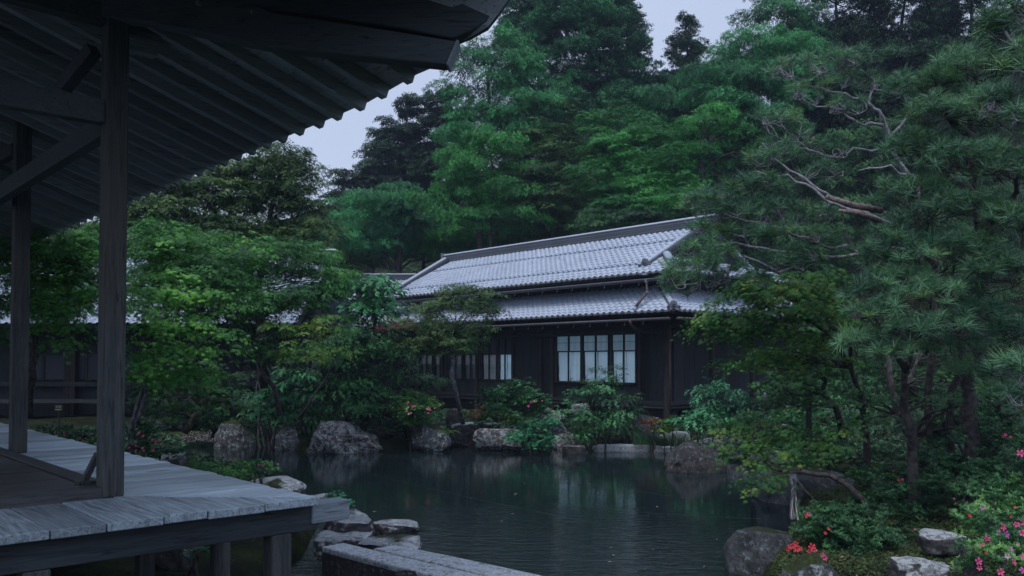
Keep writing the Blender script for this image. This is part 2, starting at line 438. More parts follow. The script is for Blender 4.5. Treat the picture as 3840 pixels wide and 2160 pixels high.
M['rock_red'] = stone('rock_reddish', (0.15, 0.112, 0.115), (0.035, 0.030, 0.033), (0.52, 0.55, 0.56), (0.27, 0.20, 0.20), lich=(0.485, 0.53), scale=3.5)
M['rock_moss'] = stone('rock_mossy', (0.15, 0.15, 0.165), (0.04, 0.04, 0.045), (0.54, 0.58, 0.60), (0.22, 0.22, 0.235), moss=(0.06, 0.09, 0.02), moss_amt=0.75, lich=(.52,.58), scale=4)
M['rock_grey'] = stone('rock_grey', (0.105, 0.095, 0.10), (0.035, 0.032, 0.036), (0.34, 0.37, 0.39), (0.19, 0.175, 0.185), worn=(0.56, 0.57, 0.61), moss=(0.045, 0.06, 0.02), moss_amt=0.05, lich=(0.58, 0.70))
M['rock_dark'] = stone('rock_dark', (0.075, 0.068, 0.072), (0.022, 0.020, 0.022), (0.26, 0.28, 0.29), (0.13, 0.11, 0.115), lich=(0.56, 0.61), moss=(0.035, 0.05, 0.02), moss_amt=0.3, scale=5)
M['rock_streak'] = stone('rock_streaked', (0.10, 0.105, 0.118), (0.028, 0.028, 0.032), (0.30, 0.33, 0.36), (0.18, 0.185, 0.205), moss=(0.04, 0.055, 0.018), moss_amt=0.35, lich=(.55, .64), scale=4)
M['rock_pale'] = stone('rock_pale', (0.30, 0.32, 0.33), (0.12, 0.13, 0.12), (0.42, 0.45, 0.46), (0.38, 0.40, 0.43), lich=(0.55, 0.7))
M['granite'] = stone('granite_slab', (0.50, 0.51, 0.55), (0.13, 0.125, 0.135), (0.75, 0.77, 0.83), (0.66, 0.67, 0.72), lich=(0.49, 0.56), scale=11, bump=0.5)

# ------------------------------------------------------------------ terrain
def zpt(x, y, z=0.0): p = Pz(x, y, z); return (p.x, p.y)
POND = [zpt(*q) for q in [(690, 1712), (760, 1672), (830, 1664), (950, 1664), (1040, 1678), (1120, 1688), (1420, 1684), (1540, 1672), (1690, 1662),
                          (1960, 1660), (2080, 1676), (2230, 1678), (2560, 1684), (2700, 1690), (2860, 1700), (2960, 1745), (3120, 1800), (3080, 1860),
                          (3000, 1900), (3010, 1960), (2960, 2020), (2900, 2100), (2860, 2220), (2820, 2500), (2700, 3400), (900, 3400), (900, 2400), (980, 2200), (1120, 2080), (1180, 1960),
                          (1150, 1900), (1040, 1850), (930, 1800), (830, 1760)]]
PA = np.array(POND)
def pond_sd(x, y):
    x = np.asarray(x, float); y = np.asarray(y, float)
    d = np.full(x.shape, 1e9); inside = np.zeros(x.shape, bool)
    n = len(PA)
    for i in range(n):
        ax, ay = PA[i]; bx, by = PA[(i + 1) % n]
        ex, ey = bx - ax, by - ay
        t = np.clip(((x - ax) * ex + (y - ay) * ey) / (ex * ex + ey * ey + 1e-12), 0, 1)
        d = np.minimum(d, np.hypot(x - ax - t * ex, y - ay - t * ey))
        c = ((ay > y) != (by > y)) & (x < (bx - ax) * (y - ay) / ((by - ay) if by != ay else 1e-12) + ax)
        inside ^= c
    return np.where(inside, -d, d)
def gz(x, y):
    x = np.asarray(x, float); y = np.asarray(y, float)
    sd = pond_sd(x, y)
    t = np.clip((sd + 0.5) / 0.62, 0, 1); t = t * t * (3 - 2 * t)
    z = -0.75 + t * 0.93
    z = z + np.clip(sd, 0, 3) * 0.07
    z = z + 0.05 * np.sin(x * 1.7 + 0.6 * y) * np.sin(y * 1.3 - 0.4 * x) * np.clip(sd, 0, 1)
    k = y + 0.55 * x - 33
    hill = np.clip(k, 0, None) * 0.62
    hill = 24 * (1 - np.exp(-hill / 24))
    z = z + hill + np.clip(k, 0, 10) * 0.05 * np.sin(x * 0.6) * np.sin(y * 0.45)
    k2 = np.clip(0.8 * x + 0.35 * y - 11.5, 0, None)
    z = z + 6 * (1 - np.exp(-k2 * 0.3 / 6)) * np.clip((y - 2) / 6, 0, 1)
    return z
def gz1(x, y): return float(gz(np.array([x]), np.array([y]))[0])
xs = np.unique(np.concatenate([np.linspace(-400, -30, 14), np.linspace(-30, -8, 40), np.linspace(-8, 10, 150), np.linspace(10, 40, 50), np.linspace(40, 400, 14)]))
ys = np.unique(np.concatenate([np.linspace(-300, -6, 12), np.linspace(-6, 2, 20), np.linspace(2, 22, 170), np.linspace(22, 70, 70), np.linspace(70, 600, 16)]))
X, Y = np.meshgrid(xs, ys)
ZZ = gz(X, Y)
nx, ny = len(xs), len(ys)
co = np.stack([X.ravel(), Y.ravel(), ZZ.ravel()], 1)
idx = np.arange(nx * ny).reshape(ny, nx)
fc = np.stack([idx[:-1, :-1].ravel(), idx[:-1, 1:].ravel(), idx[1:, 1:].ravel(), idx[1:, :-1].ravel()], 1)
me = bpy.data.meshes.new('ground'); me.from_pydata(co.tolist(), [], fc.tolist()); me.materials.append(M['ground'])
me.polygons.foreach_set('use_smooth', [True] * len(me.polygons))
o = link('ground', me, kind='structure'); o['label'] = 'dark mossy garden ground rising to a wooded hill'
mb = MB()
wx0, wx1, wy0, wy1 = PA[:, 0].min() - 1, PA[:, 0].max() + 1, 0.8, PA[:, 1].max() + 1
mb.add([Vector((wx0, wy0, 0)), Vector((wx1, wy0, 0)), Vector((wx1, wy1, 0)), Vector((wx0, wy1, 0))], [(0, 1, 2, 3)])
o = mb.build('water', M['water'], kind='structure'); o['label'] = 'dark rippled water of the garden pond'

# ================================================================== VERANDA PAVILION (left foreground)
ZD = 1.05
C0 = Pz(1193, 1866, ZD); cu, cv, _ = uv(C0)           # outer corner of the deck
I0 = Pz(466, 1862, ZD); iu, iv, _ = uv(I0)            # inner corner, at the near post
Wd = cv - iv
pav = thing('wooden_pavilion', 'dark open timber veranda building with grey plank deck and deep raftered eaves', 'building', (C0.x, C0.y, 0))
TH = 0.042
# front strip: planks along U, ends on the front edge, mitred at the corner
cuts = [0.0]
for px, py in [(994, 1886), (781, 1908), (617, 1930), (403, 1960), (190, 1993)]:
    d = ray(px, py)
    q = Pu(px, py - 24, cu)
    cuts.append(cv - q.dot(V))
while cuts[-1] < 4.4: cuts.append(cuts[-1] + rnd.uniform(0.26, 0.31))
for i in range(len(cuts) - 1):
    v1 = cv - cuts[i] - 0.003; v0 = cv - cuts[i + 1] + 0.003
    off = rnd.uniform(-0.008, 0.006); dz = rnd.uniform(-0.003, 0.003)
    def back(v): return cu + min(max(cv - v, 0.0), Wd) - 0.004
    poly = [H(cu + off, v0, ZD + dz), H(cu + off, v1, ZD + dz), H(max(back(v1), cu + off + 0.004), v1, ZD + dz)]
    if v0 < iv < v1: poly.append(H(cu + Wd - 0.004, iv, ZD + dz))
    poly.append(H(back(v0), v0, ZD + dz))
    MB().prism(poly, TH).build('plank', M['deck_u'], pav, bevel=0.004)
# side boardwalk: planks along V
u = cu + 0.004; i = 0
while u < 16.0:
    w = rnd.uniform(0.125, 0.165) if i else 0.16
    u0, u1 = u, u + w - 0.005
    out = cv + rnd.uniform(-0.012, 0.006); dz = rnd.uniform(-0.003, 0.003)
    def inn(u_): return max(cv - (u_ - cu), iv) + 0.004
    poly = [H(u0, min(inn(u0), out - .01), ZD + dz), H(u0, out, ZD + dz), H(u1, out, ZD + dz), H(u1, inn(u1), ZD + dz)]
    if inn(u0) > iv + .004 and inn(u1) <= iv + .0041: poly.append(H(cu + Wd, iv + .004, ZD + dz))
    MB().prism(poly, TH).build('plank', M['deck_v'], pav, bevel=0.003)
    u += w; i += 1
# inner floor: sills and boards
SZ = ZD + 0.055
pu, pv = cu + Wd, iv
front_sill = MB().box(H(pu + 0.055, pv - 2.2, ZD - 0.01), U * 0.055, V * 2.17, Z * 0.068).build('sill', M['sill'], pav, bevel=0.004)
MB().box(H(pu + 0.11 + 5.5, pv - 0.055, ZD - 0.012), U * 5.5, V * 0.055, Z * 0.062).build('sill', M['sill_u'], pav, bevel=0.004)
u = pu + 0.115
while u < 15:
    w = rnd.uniform(0.22, 0.30)
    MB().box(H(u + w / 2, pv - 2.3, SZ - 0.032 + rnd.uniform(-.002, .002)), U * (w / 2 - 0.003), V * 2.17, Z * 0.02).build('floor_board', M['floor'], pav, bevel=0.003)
    u += w
# substructure
MB().box(H(cu + 0.16, cv - 2.4, ZD - TH - 0.078), U * 0.055, V * 2.46, Z * 0.075).build('edge_beam', M['under'], pav, bevel=0.004)
pe = Pu(1252, 1920, cu + 0.10)
MB().box(H(cu + 0.15, cv + 0.135, ZD - TH - 0.062), U * 0.062, V * 0.12, Z * 0.056).build('beam_end', M['beamend'], pav, bevel=0.005)
MB().box(H(cu + 6.6, cv - 0.16, ZD - TH - 0.078), U * 6.3, V * 0.05, Z * 0.075).build('edge_beam', M['under'], pav, bevel=0.004)
for (uu, vv, w) in [(cu + 0.16, cv - 0.16, 0.058), (cu + 0.16, cv - 1.36, 0.058), (cu + 0.16, cv - 2.62, 0.058), (cu + 2.1, cv - 0.2, 0.055), (cu + 4.2, cv - 0.2, 0.055), (cu + 6.3, cv - 0.2, 0.055)]:
    MB().box(H(uu, vv, (ZD - TH - 0.155) / 2 - 0.35), U * w, V * w, Z * ((ZD - TH - 0.155) / 2 + 0.35)).build('deck_post', M['post'], pav, bevel=0.006)
q = P(826, 2000, 5.6); MB().tube([Vector((q.x, q.y, -0.5)), Vector((q.x, q.y, ZD - TH))], 0.065, 12).build('deck_post', M['post'], pav, smooth=True)
# inner foundations close the view under the floor
MB().box(H(cu + 1.6, cv - 3.6, 0.35), U * 0.05, V * 2.4, Z * 0.6).build('foundation_wall', M['under'], pav)
# posts
PW = 0.058
post_xy = []
for (px, py) in [(466, 1861), (103, 1697)]:
    q = Pz(px, py, ZD); uq, vq, _ = uv(q)
    c = H(uq + PW, vq - PW)
    post_xy.append((uq + PW, vq - PW))
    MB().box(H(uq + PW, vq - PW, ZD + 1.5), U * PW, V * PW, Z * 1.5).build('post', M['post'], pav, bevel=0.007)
du, dv = post_xy[1][0] - post_xy[0][0], post_xy[1][1] - post_xy[0][1]
for k in (2, 3):
    MB().box(H(post_xy[0][0] + du * k, post_xy[0][1] + dv * k * .3, ZD + 1.5), U * PW, V * PW, Z * 1.5).build('post', M['post'], pav, bevel=0.007)
# leaning prop at the foot of the near post
a = P(368, 1700, 4.86); bq = Pz(312, 1812, SZ + .01)
br = MB().beam(bq, a, 0.03, 0.03).build('brace', M['post'], pav)
MB().beam(Pz(288, 1816, SZ + .012), Pz(366, 1806, SZ + .012), 0.05, 0.02).build('brace_foot', M['post'], pav)
# ---- eaves
EV = 2.83; ZE = 3.37; K = 0.33                     # rafter tips: v, height, slope
def tip_pt(t):                                      # tips curve up towards the corner
    lift = 0.16 * max(0.0, (5.6 - t) / 2.0) ** 2.0 * 0.55
    return EV, ZE - 0.01 + lift
tips = []
for px, py in [(1544, 293), (1447, 349), (1365, 395), (1279, 432), (1211, 462), (1137, 490), (1073, 518), (1014, 540)]:
    q = Pv(px, py, EV); tips.append((q.dot(U), q.z))
tt = tips[-1][0]
zlast = np.mean([z for _, z in tips[3:]])
while tt < 17: tt += 0.2465; tips.append((tt, ZE if False else zlast))
RW, RH = 0.027, 0.075
hip_in_u, hip_in_v = pu, pv
for (t, zt) in tips:
    # the rafter runs inward (-V) and up, ending at the hip or the inner wall line
    run = EV - (pv - 1.9)
    vin = pv - 1.9
    if t < pu + 0.25:
        vin = max(vin, hip_in_v + max(0, (pu + .05) - t) * 1.0 + 0.05)
    p0 = H(t, EV, zt); p1 = H(t, vin, zt + K * (EV - vin))
    MB().beam(p0 + Z * RH * 0, p1, RW * 2, RH, side=U).build('rafter', M['rafter'], pav)
# soffit boards above the rafters, running along U, one every 0.2 m of run
def zt_at(t):
    for (a0, z0), (a1, z1) in zip(tips, tips[1:]):
        if a0 <= t <= a1: return z0 + (z1 - z0) * (t - a0) / (a1 - a0)
    return tips[0][1] if t < tips[0][0] else tips[-1][1]
ts = [tips[0][0] - 0.35, tips[0][0] - .1] + [t for t, _ in tips[::2]] + [17]
k = 0; v = EV + 0.035
while v > pv - 1.9:
    v2 = v - 0.21
    mb = MB(); rows = []
    t_h = pu - (v - pv) + .03
    for t in [t_h] + [t for t in ts if t > t_h + .02]:
        z0 = zt_at(t) + K * (EV - v) + RH / 2 + .003
        rows.append((H(t, v, z0), H(t, v2 + .006, z0 + K * (v - v2)), H(t, v2 + .006, z0 + K * (v - v2) + .02), H(t, v, z0 + .02)))
    if len(rows) > 1:
        vv = [p for r in rows for p in r]; ff = []
        for i in range(len(rows) - 1):
            a0, b0 = i * 4, i * 4 + 4
            for j in range(4): ff.append((a0 + j, a0 + (j + 1) % 4, b0 + (j + 1) % 4, b0 + j))
        ff.append((3, 2, 1, 0)); e = (len(rows) - 1) * 4; ff.append((e, e + 1, e + 2, e + 3))
        mb.add(vv, ff); mb.build('soffit_board', M['soffit'], pav)
    v = v2; k += 1
# roof cover above: thick bark layer following the eave, its corner sweeping up and out of the picture
outl = [(1544, 262, 2.88), (1640, 232, 2.88), (1718, 165, 2.90), (1775, 133, 2.92), (1830, 100, 2.95), (1868, 52, 2.98), (1905, 0, 3.0), (1960, -90, 3.02), (2020, -200, 3.04)]
edge = [Pv(px, py, a) for px, py, a in outl]
edge = [H(17, 2.86, zt_at(17) + .075), H(5.4, 2.86, zt_at(5.4) + .075), H(4.6, 2.865, zt_at(4.6) + .078)] + edge
edge_in = []
for p in edge:
    uq, vq, zq = uv(p)
    edge_in.append(H(uq, pv - 2.6, max(zq, 3.46) + K * 4.0) if uq > pu - 0.2 else None)
mb = MB()
# outer fascia/cover: sheets from the edge inward to a centre line, with thickness
inner = []
apex = H(pu + 1.6, pv - 1.9, 5.0)
for p in edge:
    uq, vq, zq = uv(p)
    ui = max(uq, pu + 1.6)
    inner.append(H(ui, pv - 1.9, max(4.95, zt_at(ui) + K * (EV - pv + 1.9) + .12)))
n = len(edge)
vv = []
for i in range(n):
    vv += [edge[i], inner[i], inner[i] + Z * 0.12, edge[i] + Z * 0.13]
ff = []
for i in range(n - 1):
    a0, b0 = i * 4, i * 4 + 4
    for j in range(4): ff.append((a0 + j, a0 + (j + 1) % 4, b0 + (j + 1) % 4, b0 + j))
ff += [(3, 2, 1, 0), ((n - 1) * 4, (n - 1) * 4 + 1, (n - 1) * 4 + 2, (n - 1) * 4 + 3)]
mb.add(vv, ff)
# front roof plane, from the swept corner towards -V (outside the frame) and in to the apex
crn = edge[-1]; cq = uv(crn)
fr_edge = [crn, H(3.15, 1.6, 3.55), H(3.15, -1.0, 3.5)]
fr_in = [inner[-1], H(pu + 1.6, 1.0, 5.0), H(pu + 1.6, -1.0, 5.0)]
vv = []
for a0, b0 in zip(fr_edge, fr_in): vv += [a0, b0, b0 + Z * .12, a0 + Z * .12]
ff = []
for i in range(2):
    a0, b0 = i * 4, i * 4 + 4
    for j in range(4): ff.append((a0 + j, a0 + (j + 1) % 4, b0 + (j + 1) % 4, b0 + j))
mb.add(vv, ff)
mb.build('roof_cover', M['soffit'], pav)
# hip rafter: lower timber with a pale cut end, upper flying timber sweeping up
h_out = P(1690, 254, 4.555); h_in = P(500, 84, 4.70)
hipd = (h_out - h_in).normalized()
lo = MB()
hd = 0.13
sec = []
for (px, py, D, dep, top) in [(300, 66, 4.72, 0.3, 0), (551, 92, 4.70, 0.30, 0), (1043, 192, 4.63, 0.19, 0), (1400, 226, 4.59, 0.16, 0), (1676, 254, 4.555, 0.125, 0)]:
    p = P(px, py, D); sec.append((p, dep))
def sweep(sec, w, slant=0.0):
    vv = []; ff = []
    for p, dep in sec:
        s = Vector((0.05, 1, 0)).normalized() * (w / 2)
        sl_ = Vector((slant if p is sec[-1][0] else 0, 0, 0))
        vv += [p - s, p + s, p + s + Z * dep + sl_, p - s + Z * dep + sl_]
    for i in range(len(sec) - 1):
        a0, b0 = i * 4, i * 4 + 4
        for j in range(4): ff.append((a0 + j, b0 + j, b0 + (j + 1) % 4, a0 + (j + 1) % 4))
    ff += [(0, 1, 2, 3), (len(vv) - 1, len(vv) - 2, len(vv) - 3, len(vv) - 4)]
    m_ = MB(); m_.add(vv, ff); return m_
hipo = sweep(sec, 0.11, .055).build('hip_rafter', M['hip'], pav, bevel=0.006)
pa = P(1677, 255, 4.553); pb = P(1717, 167, 4.553)
MB().beam(sec[-1][0] + Vector((.008, 0, -.004)), sec[-1][0] + Vector((.064, 0, .128)), 0.118, 0.014, side=Vector((0.05, 1, 0))).build('end_cap', M['beamend'], pav)
sec2 = []
for (px, py, dep) in [(500, -30, .3), (1100, 60, .28), (1500, 120, .2), (1700, 160, .17), (1765, 132, .17), (1828, 98, .17), (1866, 50, .17), (1902, -4, .17), (1950, -80, .17)]:
    sec2.append((P(px, py, 4.58 if px > 1300 else 4.65), dep))
sweep(sec2, 0.13).build('flying_hip_rafter', M['hip'], pav, bevel=0.006)
# tie beams and nosings
z1 = uv(Pv(384, 455, pv))[2]
MB().beam(H(pu + PW, pv - 4, 3.19), H(pu + PW, pv - 2 * PW, 3.19), 0.08, 0.13, side=U).build('tie_beam', M['hip'], pav)
MB().beam(H(pu + 2 * PW, pv - PW, 3.15), H(pu + 11, pv - PW, 3.15), 0.07, 0.13, side=V).build('tie_beam', M['hip'], pav)
MB().beam(H(pu + PW, pv - 4, 3.74), H(pu + PW, pv + .34, 3.74), 0.09, 0.11, side=U).build('purlin', M['hip'], pav)
MB().beam(H(pu + PW, pv, 3.60), H(pu + PW, pv + .17, 3.60), 0.07, 0.06, side=U).build('nosing', M['rafter'], pav)
a = P(345, 190, 4.3); bq = P(246, 330, 4.45)
MB().beam(P(352, 186, 4.75), P(238, 326, 4.85), 0.07, 0.07).build('bracket_arm', M['hip'], pav)
MB().beam(P(-80, 75, 5.2), P(260, 135, 5.5), 0.08, 0.10).build('tie_beam', M['hip'], pav)
MB().beam(P(-80, 640, 8.2), P(60, 560, 7.4), 0.07, 0.10).build('tie_beam', M['hip'], pav)
# ceiling / attic closing the roof space
MB().box(H(pu + 6.2, pv - 3.6, 4.3), U * 6.2, V * 1.8, Z * 0.03).build('ceiling_board', M['soffit'], pav)

# ================================================================== MAIN HOUSE
TW, TL = 0.184, 0.196
def make_tile():
    prof = [(0, .004), (.10, -.002), (.34, -.004), (.56, .000), (.66, .010), (.75, .026), (.84, .031), (.93, .021), (1.0, .004)]
    n = len(prof) - 1; v = []; f = []
    L = TL * 1.12
    for (y, dz) in ((0, 0.020), (L, 0.0)):
        for t, z in prof: v.append((t * (TW + 0.012), y, z + dz + .02))
    for i in range(n): f.append((i, i + 1, n + 1 + i + 1, n + 1 + i))
    k = len(v)
    for i in range(n + 1):
        x, y, z = v[i]; v.append((x, y + 0.003, z - (0.018 if i < 5 else .010)))
    for i in range(n): f.append((k + i, k + i + 1, i + 1, i))
    f.append((0, n + 1, k)); f.append((n, k + n, 2 * n + 1))
    me = bpy.data.meshes.new('tile'); me.from_pydata(v, [], f); me.materials.append(M['tile'])
    me.polygons.foreach_set('use_smooth', [i < n for i in range(len(f))]); me.update()
    return me, v, f
TILE, TV, TF = make_tile()
TVA = np.array(TV)
def tiles_on(origin, wd, sd, ncol, nrow, keep, parent, nparts, guards=()):
    """origin: eave corner; wd: width direction; sd: up the slope (unit). Nearest nparts are single tiles, the rest one mesh."""
    nd = wd.cross(sd).normalized()
    if nd.z < 0: nd = -nd
    base = Matrix((wd, sd, nd)).transposed()
    lst = []
    for r in range(nrow):
        for c in range(ncol):
            p = origin + wd * (c * TW) + sd * (r * TL)
            if keep(p + wd * TW / 2 + sd * TL / 2): lst.append((p, r, c))
    lst.sort(key=lambda q: (q[0] - EYE).length)
    for p, r, c in lst[:nparts]:
        m4 = (base @ Matrix.Rotation(rnd.gauss(0, .010), 3, 'X') @ Matrix.Rotation(rnd.gauss(0, .012), 3, 'Z')).to_4x4(); m4.translation = p
        link('tile', TILE, parent, mat4=m4)
    rest = lst[nparts:]
    if rest:
        B = np.array(base); vs = []; fs = []; k = 0
        for p, r, c in rest:
            q = TVA.copy(); q[:, 2] += q[:, 0] * rnd.gauss(0, .012) + q[:, 1] * rnd.gauss(0, .01)
            vs.append(q @ B.T + np.array(p)); fs += [tuple(i + k for i in ff) for ff in TF]; k += len(TV)
        vs = np.concatenate(vs) - np.array(ORG[parent.name])
        me = bpy.data.meshes.new('tiles'); me.from_pydata(vs.tolist(), [], fs); me.materials.append(M['tile'])
        nn = len(TF); me.polygons.foreach_set('use_smooth', [(i % nn) < 8 for i in range(len(fs))]); me.update()
        link('tiles', me, parent, kind='stuff')
    # snow guards: small half-round bumps on one tile of each column
    for (r, c0, c1) in guards:
        for c in range(c0, c1):
            p = origin + wd * (c * TW + TW * .55) + sd * (r * TL + .03) + nd * .045
            if not keep(p): continue
            g_ = MB(); ring = []
            for s_ in (0, 1):
                for a_ in range(7):
                    an = math.pi * a_ / 6; rr = .042 * (1 - .55 * s_)
                    ring.append(p + wd * math.cos(an) * rr + nd * (math.sin(an) * rr) + sd * (.09 * s_))
            g_.add(ring, [(a_, a_ + 1, a_ + 8, a_ + 7) for a_ in range(6)] + [(7, 8, 9, 10, 11, 12, 13)])
            g_.build('snow_guard', M['tile'], parent, smooth=True)
def eave_discs(p0, wd, n, out_dir, parent, r=0.034):
    """round end tiles along an eave"""
    for c in range(n):
        p = p0 + wd * (c * TW + TW * 0.12) + out_dir * 0.012
        mb = MB(); ring = []
        for rr, dd in ((r, 0), (r, .03), (r * .72, .03), (r * .66, .018)):
            for a_ in range(10):
                an = 2 * math.pi * a_ / 10
                ring.append(p + out_dir * dd + (wd * math.cos(an) + Z * math.sin(an)) * rr)
        ff = []
        for s_ in range(3):
            for a_ in range(10): ff.append((s_ * 10 + a_, s_ * 10 + (a_ + 1) % 10, s_ * 10 + 10 + (a_ + 1) % 10, s_ * 10 + 10 + a_))
        ff.append(tuple(range(30, 40)))
        mb.add(ring, ff)
        # the drooping lip between two discs
        pts = []
        for i in range(6):
            t = i / 5; x = t * (TW - .05) + .035
            z = -0.012 - 0.02 * math.sin(math.pi * t)
            pts.append((x, z))
        k = [p + wd * x + Z * (z + .03) + out_dir * .01 for x, z in pts] + [p + wd * x + Z * (z - .012) + out_dir * .01 for x, z in pts]
        mb.add(k, [(i, i + 1, i + 7, i + 6) for i in range(5)])
        mb.build('eave_tile', M['tile_dark'], parent)
def slab(p, parent, name, mt, th=0.06):        # quad or polygon sheet with thickness along its normal
    p = [Vector(q) for q in p]; n_ = (p[1] - p[0]).cross(p[2] - p[0]).normalized()
    if n_.z < 0: n_ = -n_
    m_ = MB(); k = len(p)
    v = p + [q - n_ * th for q in p]
    m_.add(v, [tuple(range(k)), tuple(range(2 * k - 1, k - 1, -1))] + [(i, i + k, (i + 1) % k + k, (i + 1) % k) for i in range(k)])
    return m_.build(name, mt, parent)

hs = thing('main_house', 'long dark wooden house with grey tiled double roof across the pond', 'house', H(16, 16, 0.2))
FV = 15.7; FU = 12.0; LEFT = 26.0
# --- upper roof
UE, UZ, US = 15.1, 3.78, 0.5
RV = 17.9; RZ = UZ + US * (RV - UE)
EU = 11.3; GU = 12.2; VU = 22.75
sn = math.hypot(1, US)
sdir = (V + Z * US) / sn
roof = slab([H(EU, UE, UZ), H(VU, UE, UZ), H(VU, RV, RZ), H(GU, RV, RZ), H(GU, UE + .9, UZ + .45)], hs, 'upper_roof', M['housebeam'], 0.07)
slab([H(VU, 20.7, UZ), H(GU, 20.7, UZ), H(GU, RV, RZ - .002), H(VU, RV, RZ - .002)], hs, 'rear_roof', M['tile'], 0.07)
slab([H(EU, UE, UZ), H(GU, UE + .9, UZ + .45), H(GU, 19.8, UZ + .45), H(EU, 20.7, UZ)], hs, 'skirt_roof', M['housebeam'], 0.07)
def keepU(p):
    u_, v_, _ = uv(p); return u_ > max(EU, min(EU + (v_ - UE), GU)) + 0.02 and u_ < VU - .08 and v_ < RV - .08
tiles_on(H(EU - .1, UE - .05, UZ - .02), U, sdir, 64, 17, keepU, roof, 300, guards=[(3, 6, 64), (11, 7, 64)])
eave_discs(H(EU + .05, UE - .05, UZ + .02), U, 61, -V, hs)
# side skirt, facing -U
sd2 = (U + Z * US) / sn
skirt = [o_ for o_ in hs.children if o_.name.startswith('skirt_roof')][0]
def keepS(p):
    u_, v_, _ = uv(p); return v_ > UE + (u_ - EU) + 0.02 and u_ < GU + .0 and v_ < 20.7 - (u_ - EU)
tiles_on(H(EU - .05, UE - .1, UZ - .02), V, sd2, 32, 6, keepS, skirt, 60)
eave_discs(H(EU - .05, UE + .05, UZ + .02), V, 29, -U, hs)
# gable wall (dark triangle)
mb = MB(); mb.add([H(GU + .12, UE + .9, UZ + .4), H(GU + .12, 19.8, UZ + .4), H(GU + .12, RV, RZ - .02)], [(0, 1, 2)])
mb.add([H(GU + .2, UE + .9, UZ + .4), H(GU + .2, 19.8, UZ + .4), H(GU + .2, RV, RZ - .02)], [(0, 2, 1)])
mb.build('gable', M['house'], hs)
slab([H(GU - .12, UE + .6, UZ + .36), H(GU - .06, UE + .6, UZ + .36), H(GU - .06, RV, RZ + .06), H(GU - .12, RV, RZ + .06)], hs, 'bargeboard', M['housebeam'], .16)
# --- ridges
def ridge(p0, p1, wd, h, layers, parent, name='ridge', capr=0.065, cap_len=0.24, mt=None, capm=None, jog=0.018):
    d = (p1 - p0); L = d.length; dn = d.normalized(); side = dn.cross(Z).normalized(); up = side.cross(dn).normalized()
    body = MB(); lh = h / layers
    for i in range(layers):
        ww = wd / 2 - (i % 2) * jog - i * 0.004
        body.box((p0 + p1) / 2 + up * (lh * (i + .5)), d / 2, side * ww, up * (lh * 0.49))
    rb = body.build(name, mt or M['ridge'], parent)
    n_ = max(1, int(L / cap_len)); cl = L / n_
    for i in range(n_):
        a_ = p0 + dn * (cl * i) + up * (h - .005); b_ = a_ + dn * (cl * 1.06)
        mb = MB(); v = []
        for q, r0 in ((a_, capr), (b_, capr * .90)):
            for k in range(9):
                an = math.pi * k / 8 ; v.append(q + side * math.cos(an) * r0 * 1.25 + up * math.sin(an) * r0)
        f = [(k, k + 1, k + 10, k + 9) for k in range(8)] + [tuple(range(8, -1, -1)), tuple(range(9, 18))]
        mb.add(v, f); mb.build('ridge_cap', capm or M['tile'], parent, smooth=False)
    return rb
def ornament(p, out, parent, s=1.0):
    """ogre-tile style end piece: arched plate with scrolled feet and round boss"""
    side = out.cross(Z).normalized()
    prof = [(-.13, -.02), (-.15, .03), (-.11, .06), (-.085, .05), (-.075, .10), (-.05, .145), (0, .16), (.05, .145), (.075, .10), (.085, .05), (.11, .06), (.15, .03), (.13, -.02), (.06, -.005), (0, .02), (-.06, -.005)]
    mb = MB(); k = len(prof)
    v = [p + side * x * s + Z * z * s for x, z in prof] + [p + side * x * s + Z * z * s + out * .05 * s for x, z in prof]
    mb.add(v, [tuple(range(k))[::-1], tuple(range(k, 2 * k))] + [(i, (i + 1) % k, (i + 1) % k + k, i + k) for i in range(k)])
    on = mb.build('ridge_end_tile', M['tile_dark'], parent)
    for (x, z, r) in ((0, .06, .042), (-.115, .02, .03), (.115, .02, .03)):
        t_ = MB(); ring = []
        c = p + side * x * s + Z * z * s
        for rr, dd in ((r, .05), (r, .075), (r * .6, .08), (r * .45, .06)):
            for a_ in range(10):
                an = 2 * math.pi * a_ / 10; ring.append(c + out * dd * s + (side * math.cos(an) + Z * math.sin(an)) * rr * s)
        ff = []
        for s_ in range(3):
            for a_ in range(10): ff.append((s_ * 10 + a_, s_ * 10 + (a_ + 1) % 10, s_ * 10 + 10 + (a_ + 1) % 10, s_ * 10 + 10 + a_))
        ff.append(tuple(range(30, 40))); t_.add(ring, ff); t_.build('boss', M['ridge'], on)
rd = ridge(H(GU - .1, RV, RZ - .02), H(23.1, RV, RZ - .02), 0.24, 0.27, 9, hs, capr=.06)
MB().box(H(23.16, RV, RZ + .2), U * .05, V * .10, Z * .14).build('ridge_end_tile', M['tile_dark'], hs)
ridge(H(22.62, UE + .10, UZ + .05), H(22.9, RV - .12, RZ + .03), 0.30, 0.11, 4, hs, 'descending_ridge', capr=.055, cap_len=.22)
ridge(H(12.42, UE + .42, UZ + .21), H(12.42, RV - .12, RZ - .02), 0.30, 0.11, 4, hs, 'descending_ridge', capr=.05, cap_len=.24)
ornament(H(12.42, UE + .40, UZ + .22), -V, hs, 1.15)
ridge(H(11.5, UE + .2, UZ + .09), H(12.22, UE + .92, UZ + .46), 0.2, 0.09, 3, hs, 'hip_ridge', capr=.075, cap_len=.13)
ornament(H(11.46, UE + .16, UZ + .08), (-U - V).normalized(), hs, 1.05)
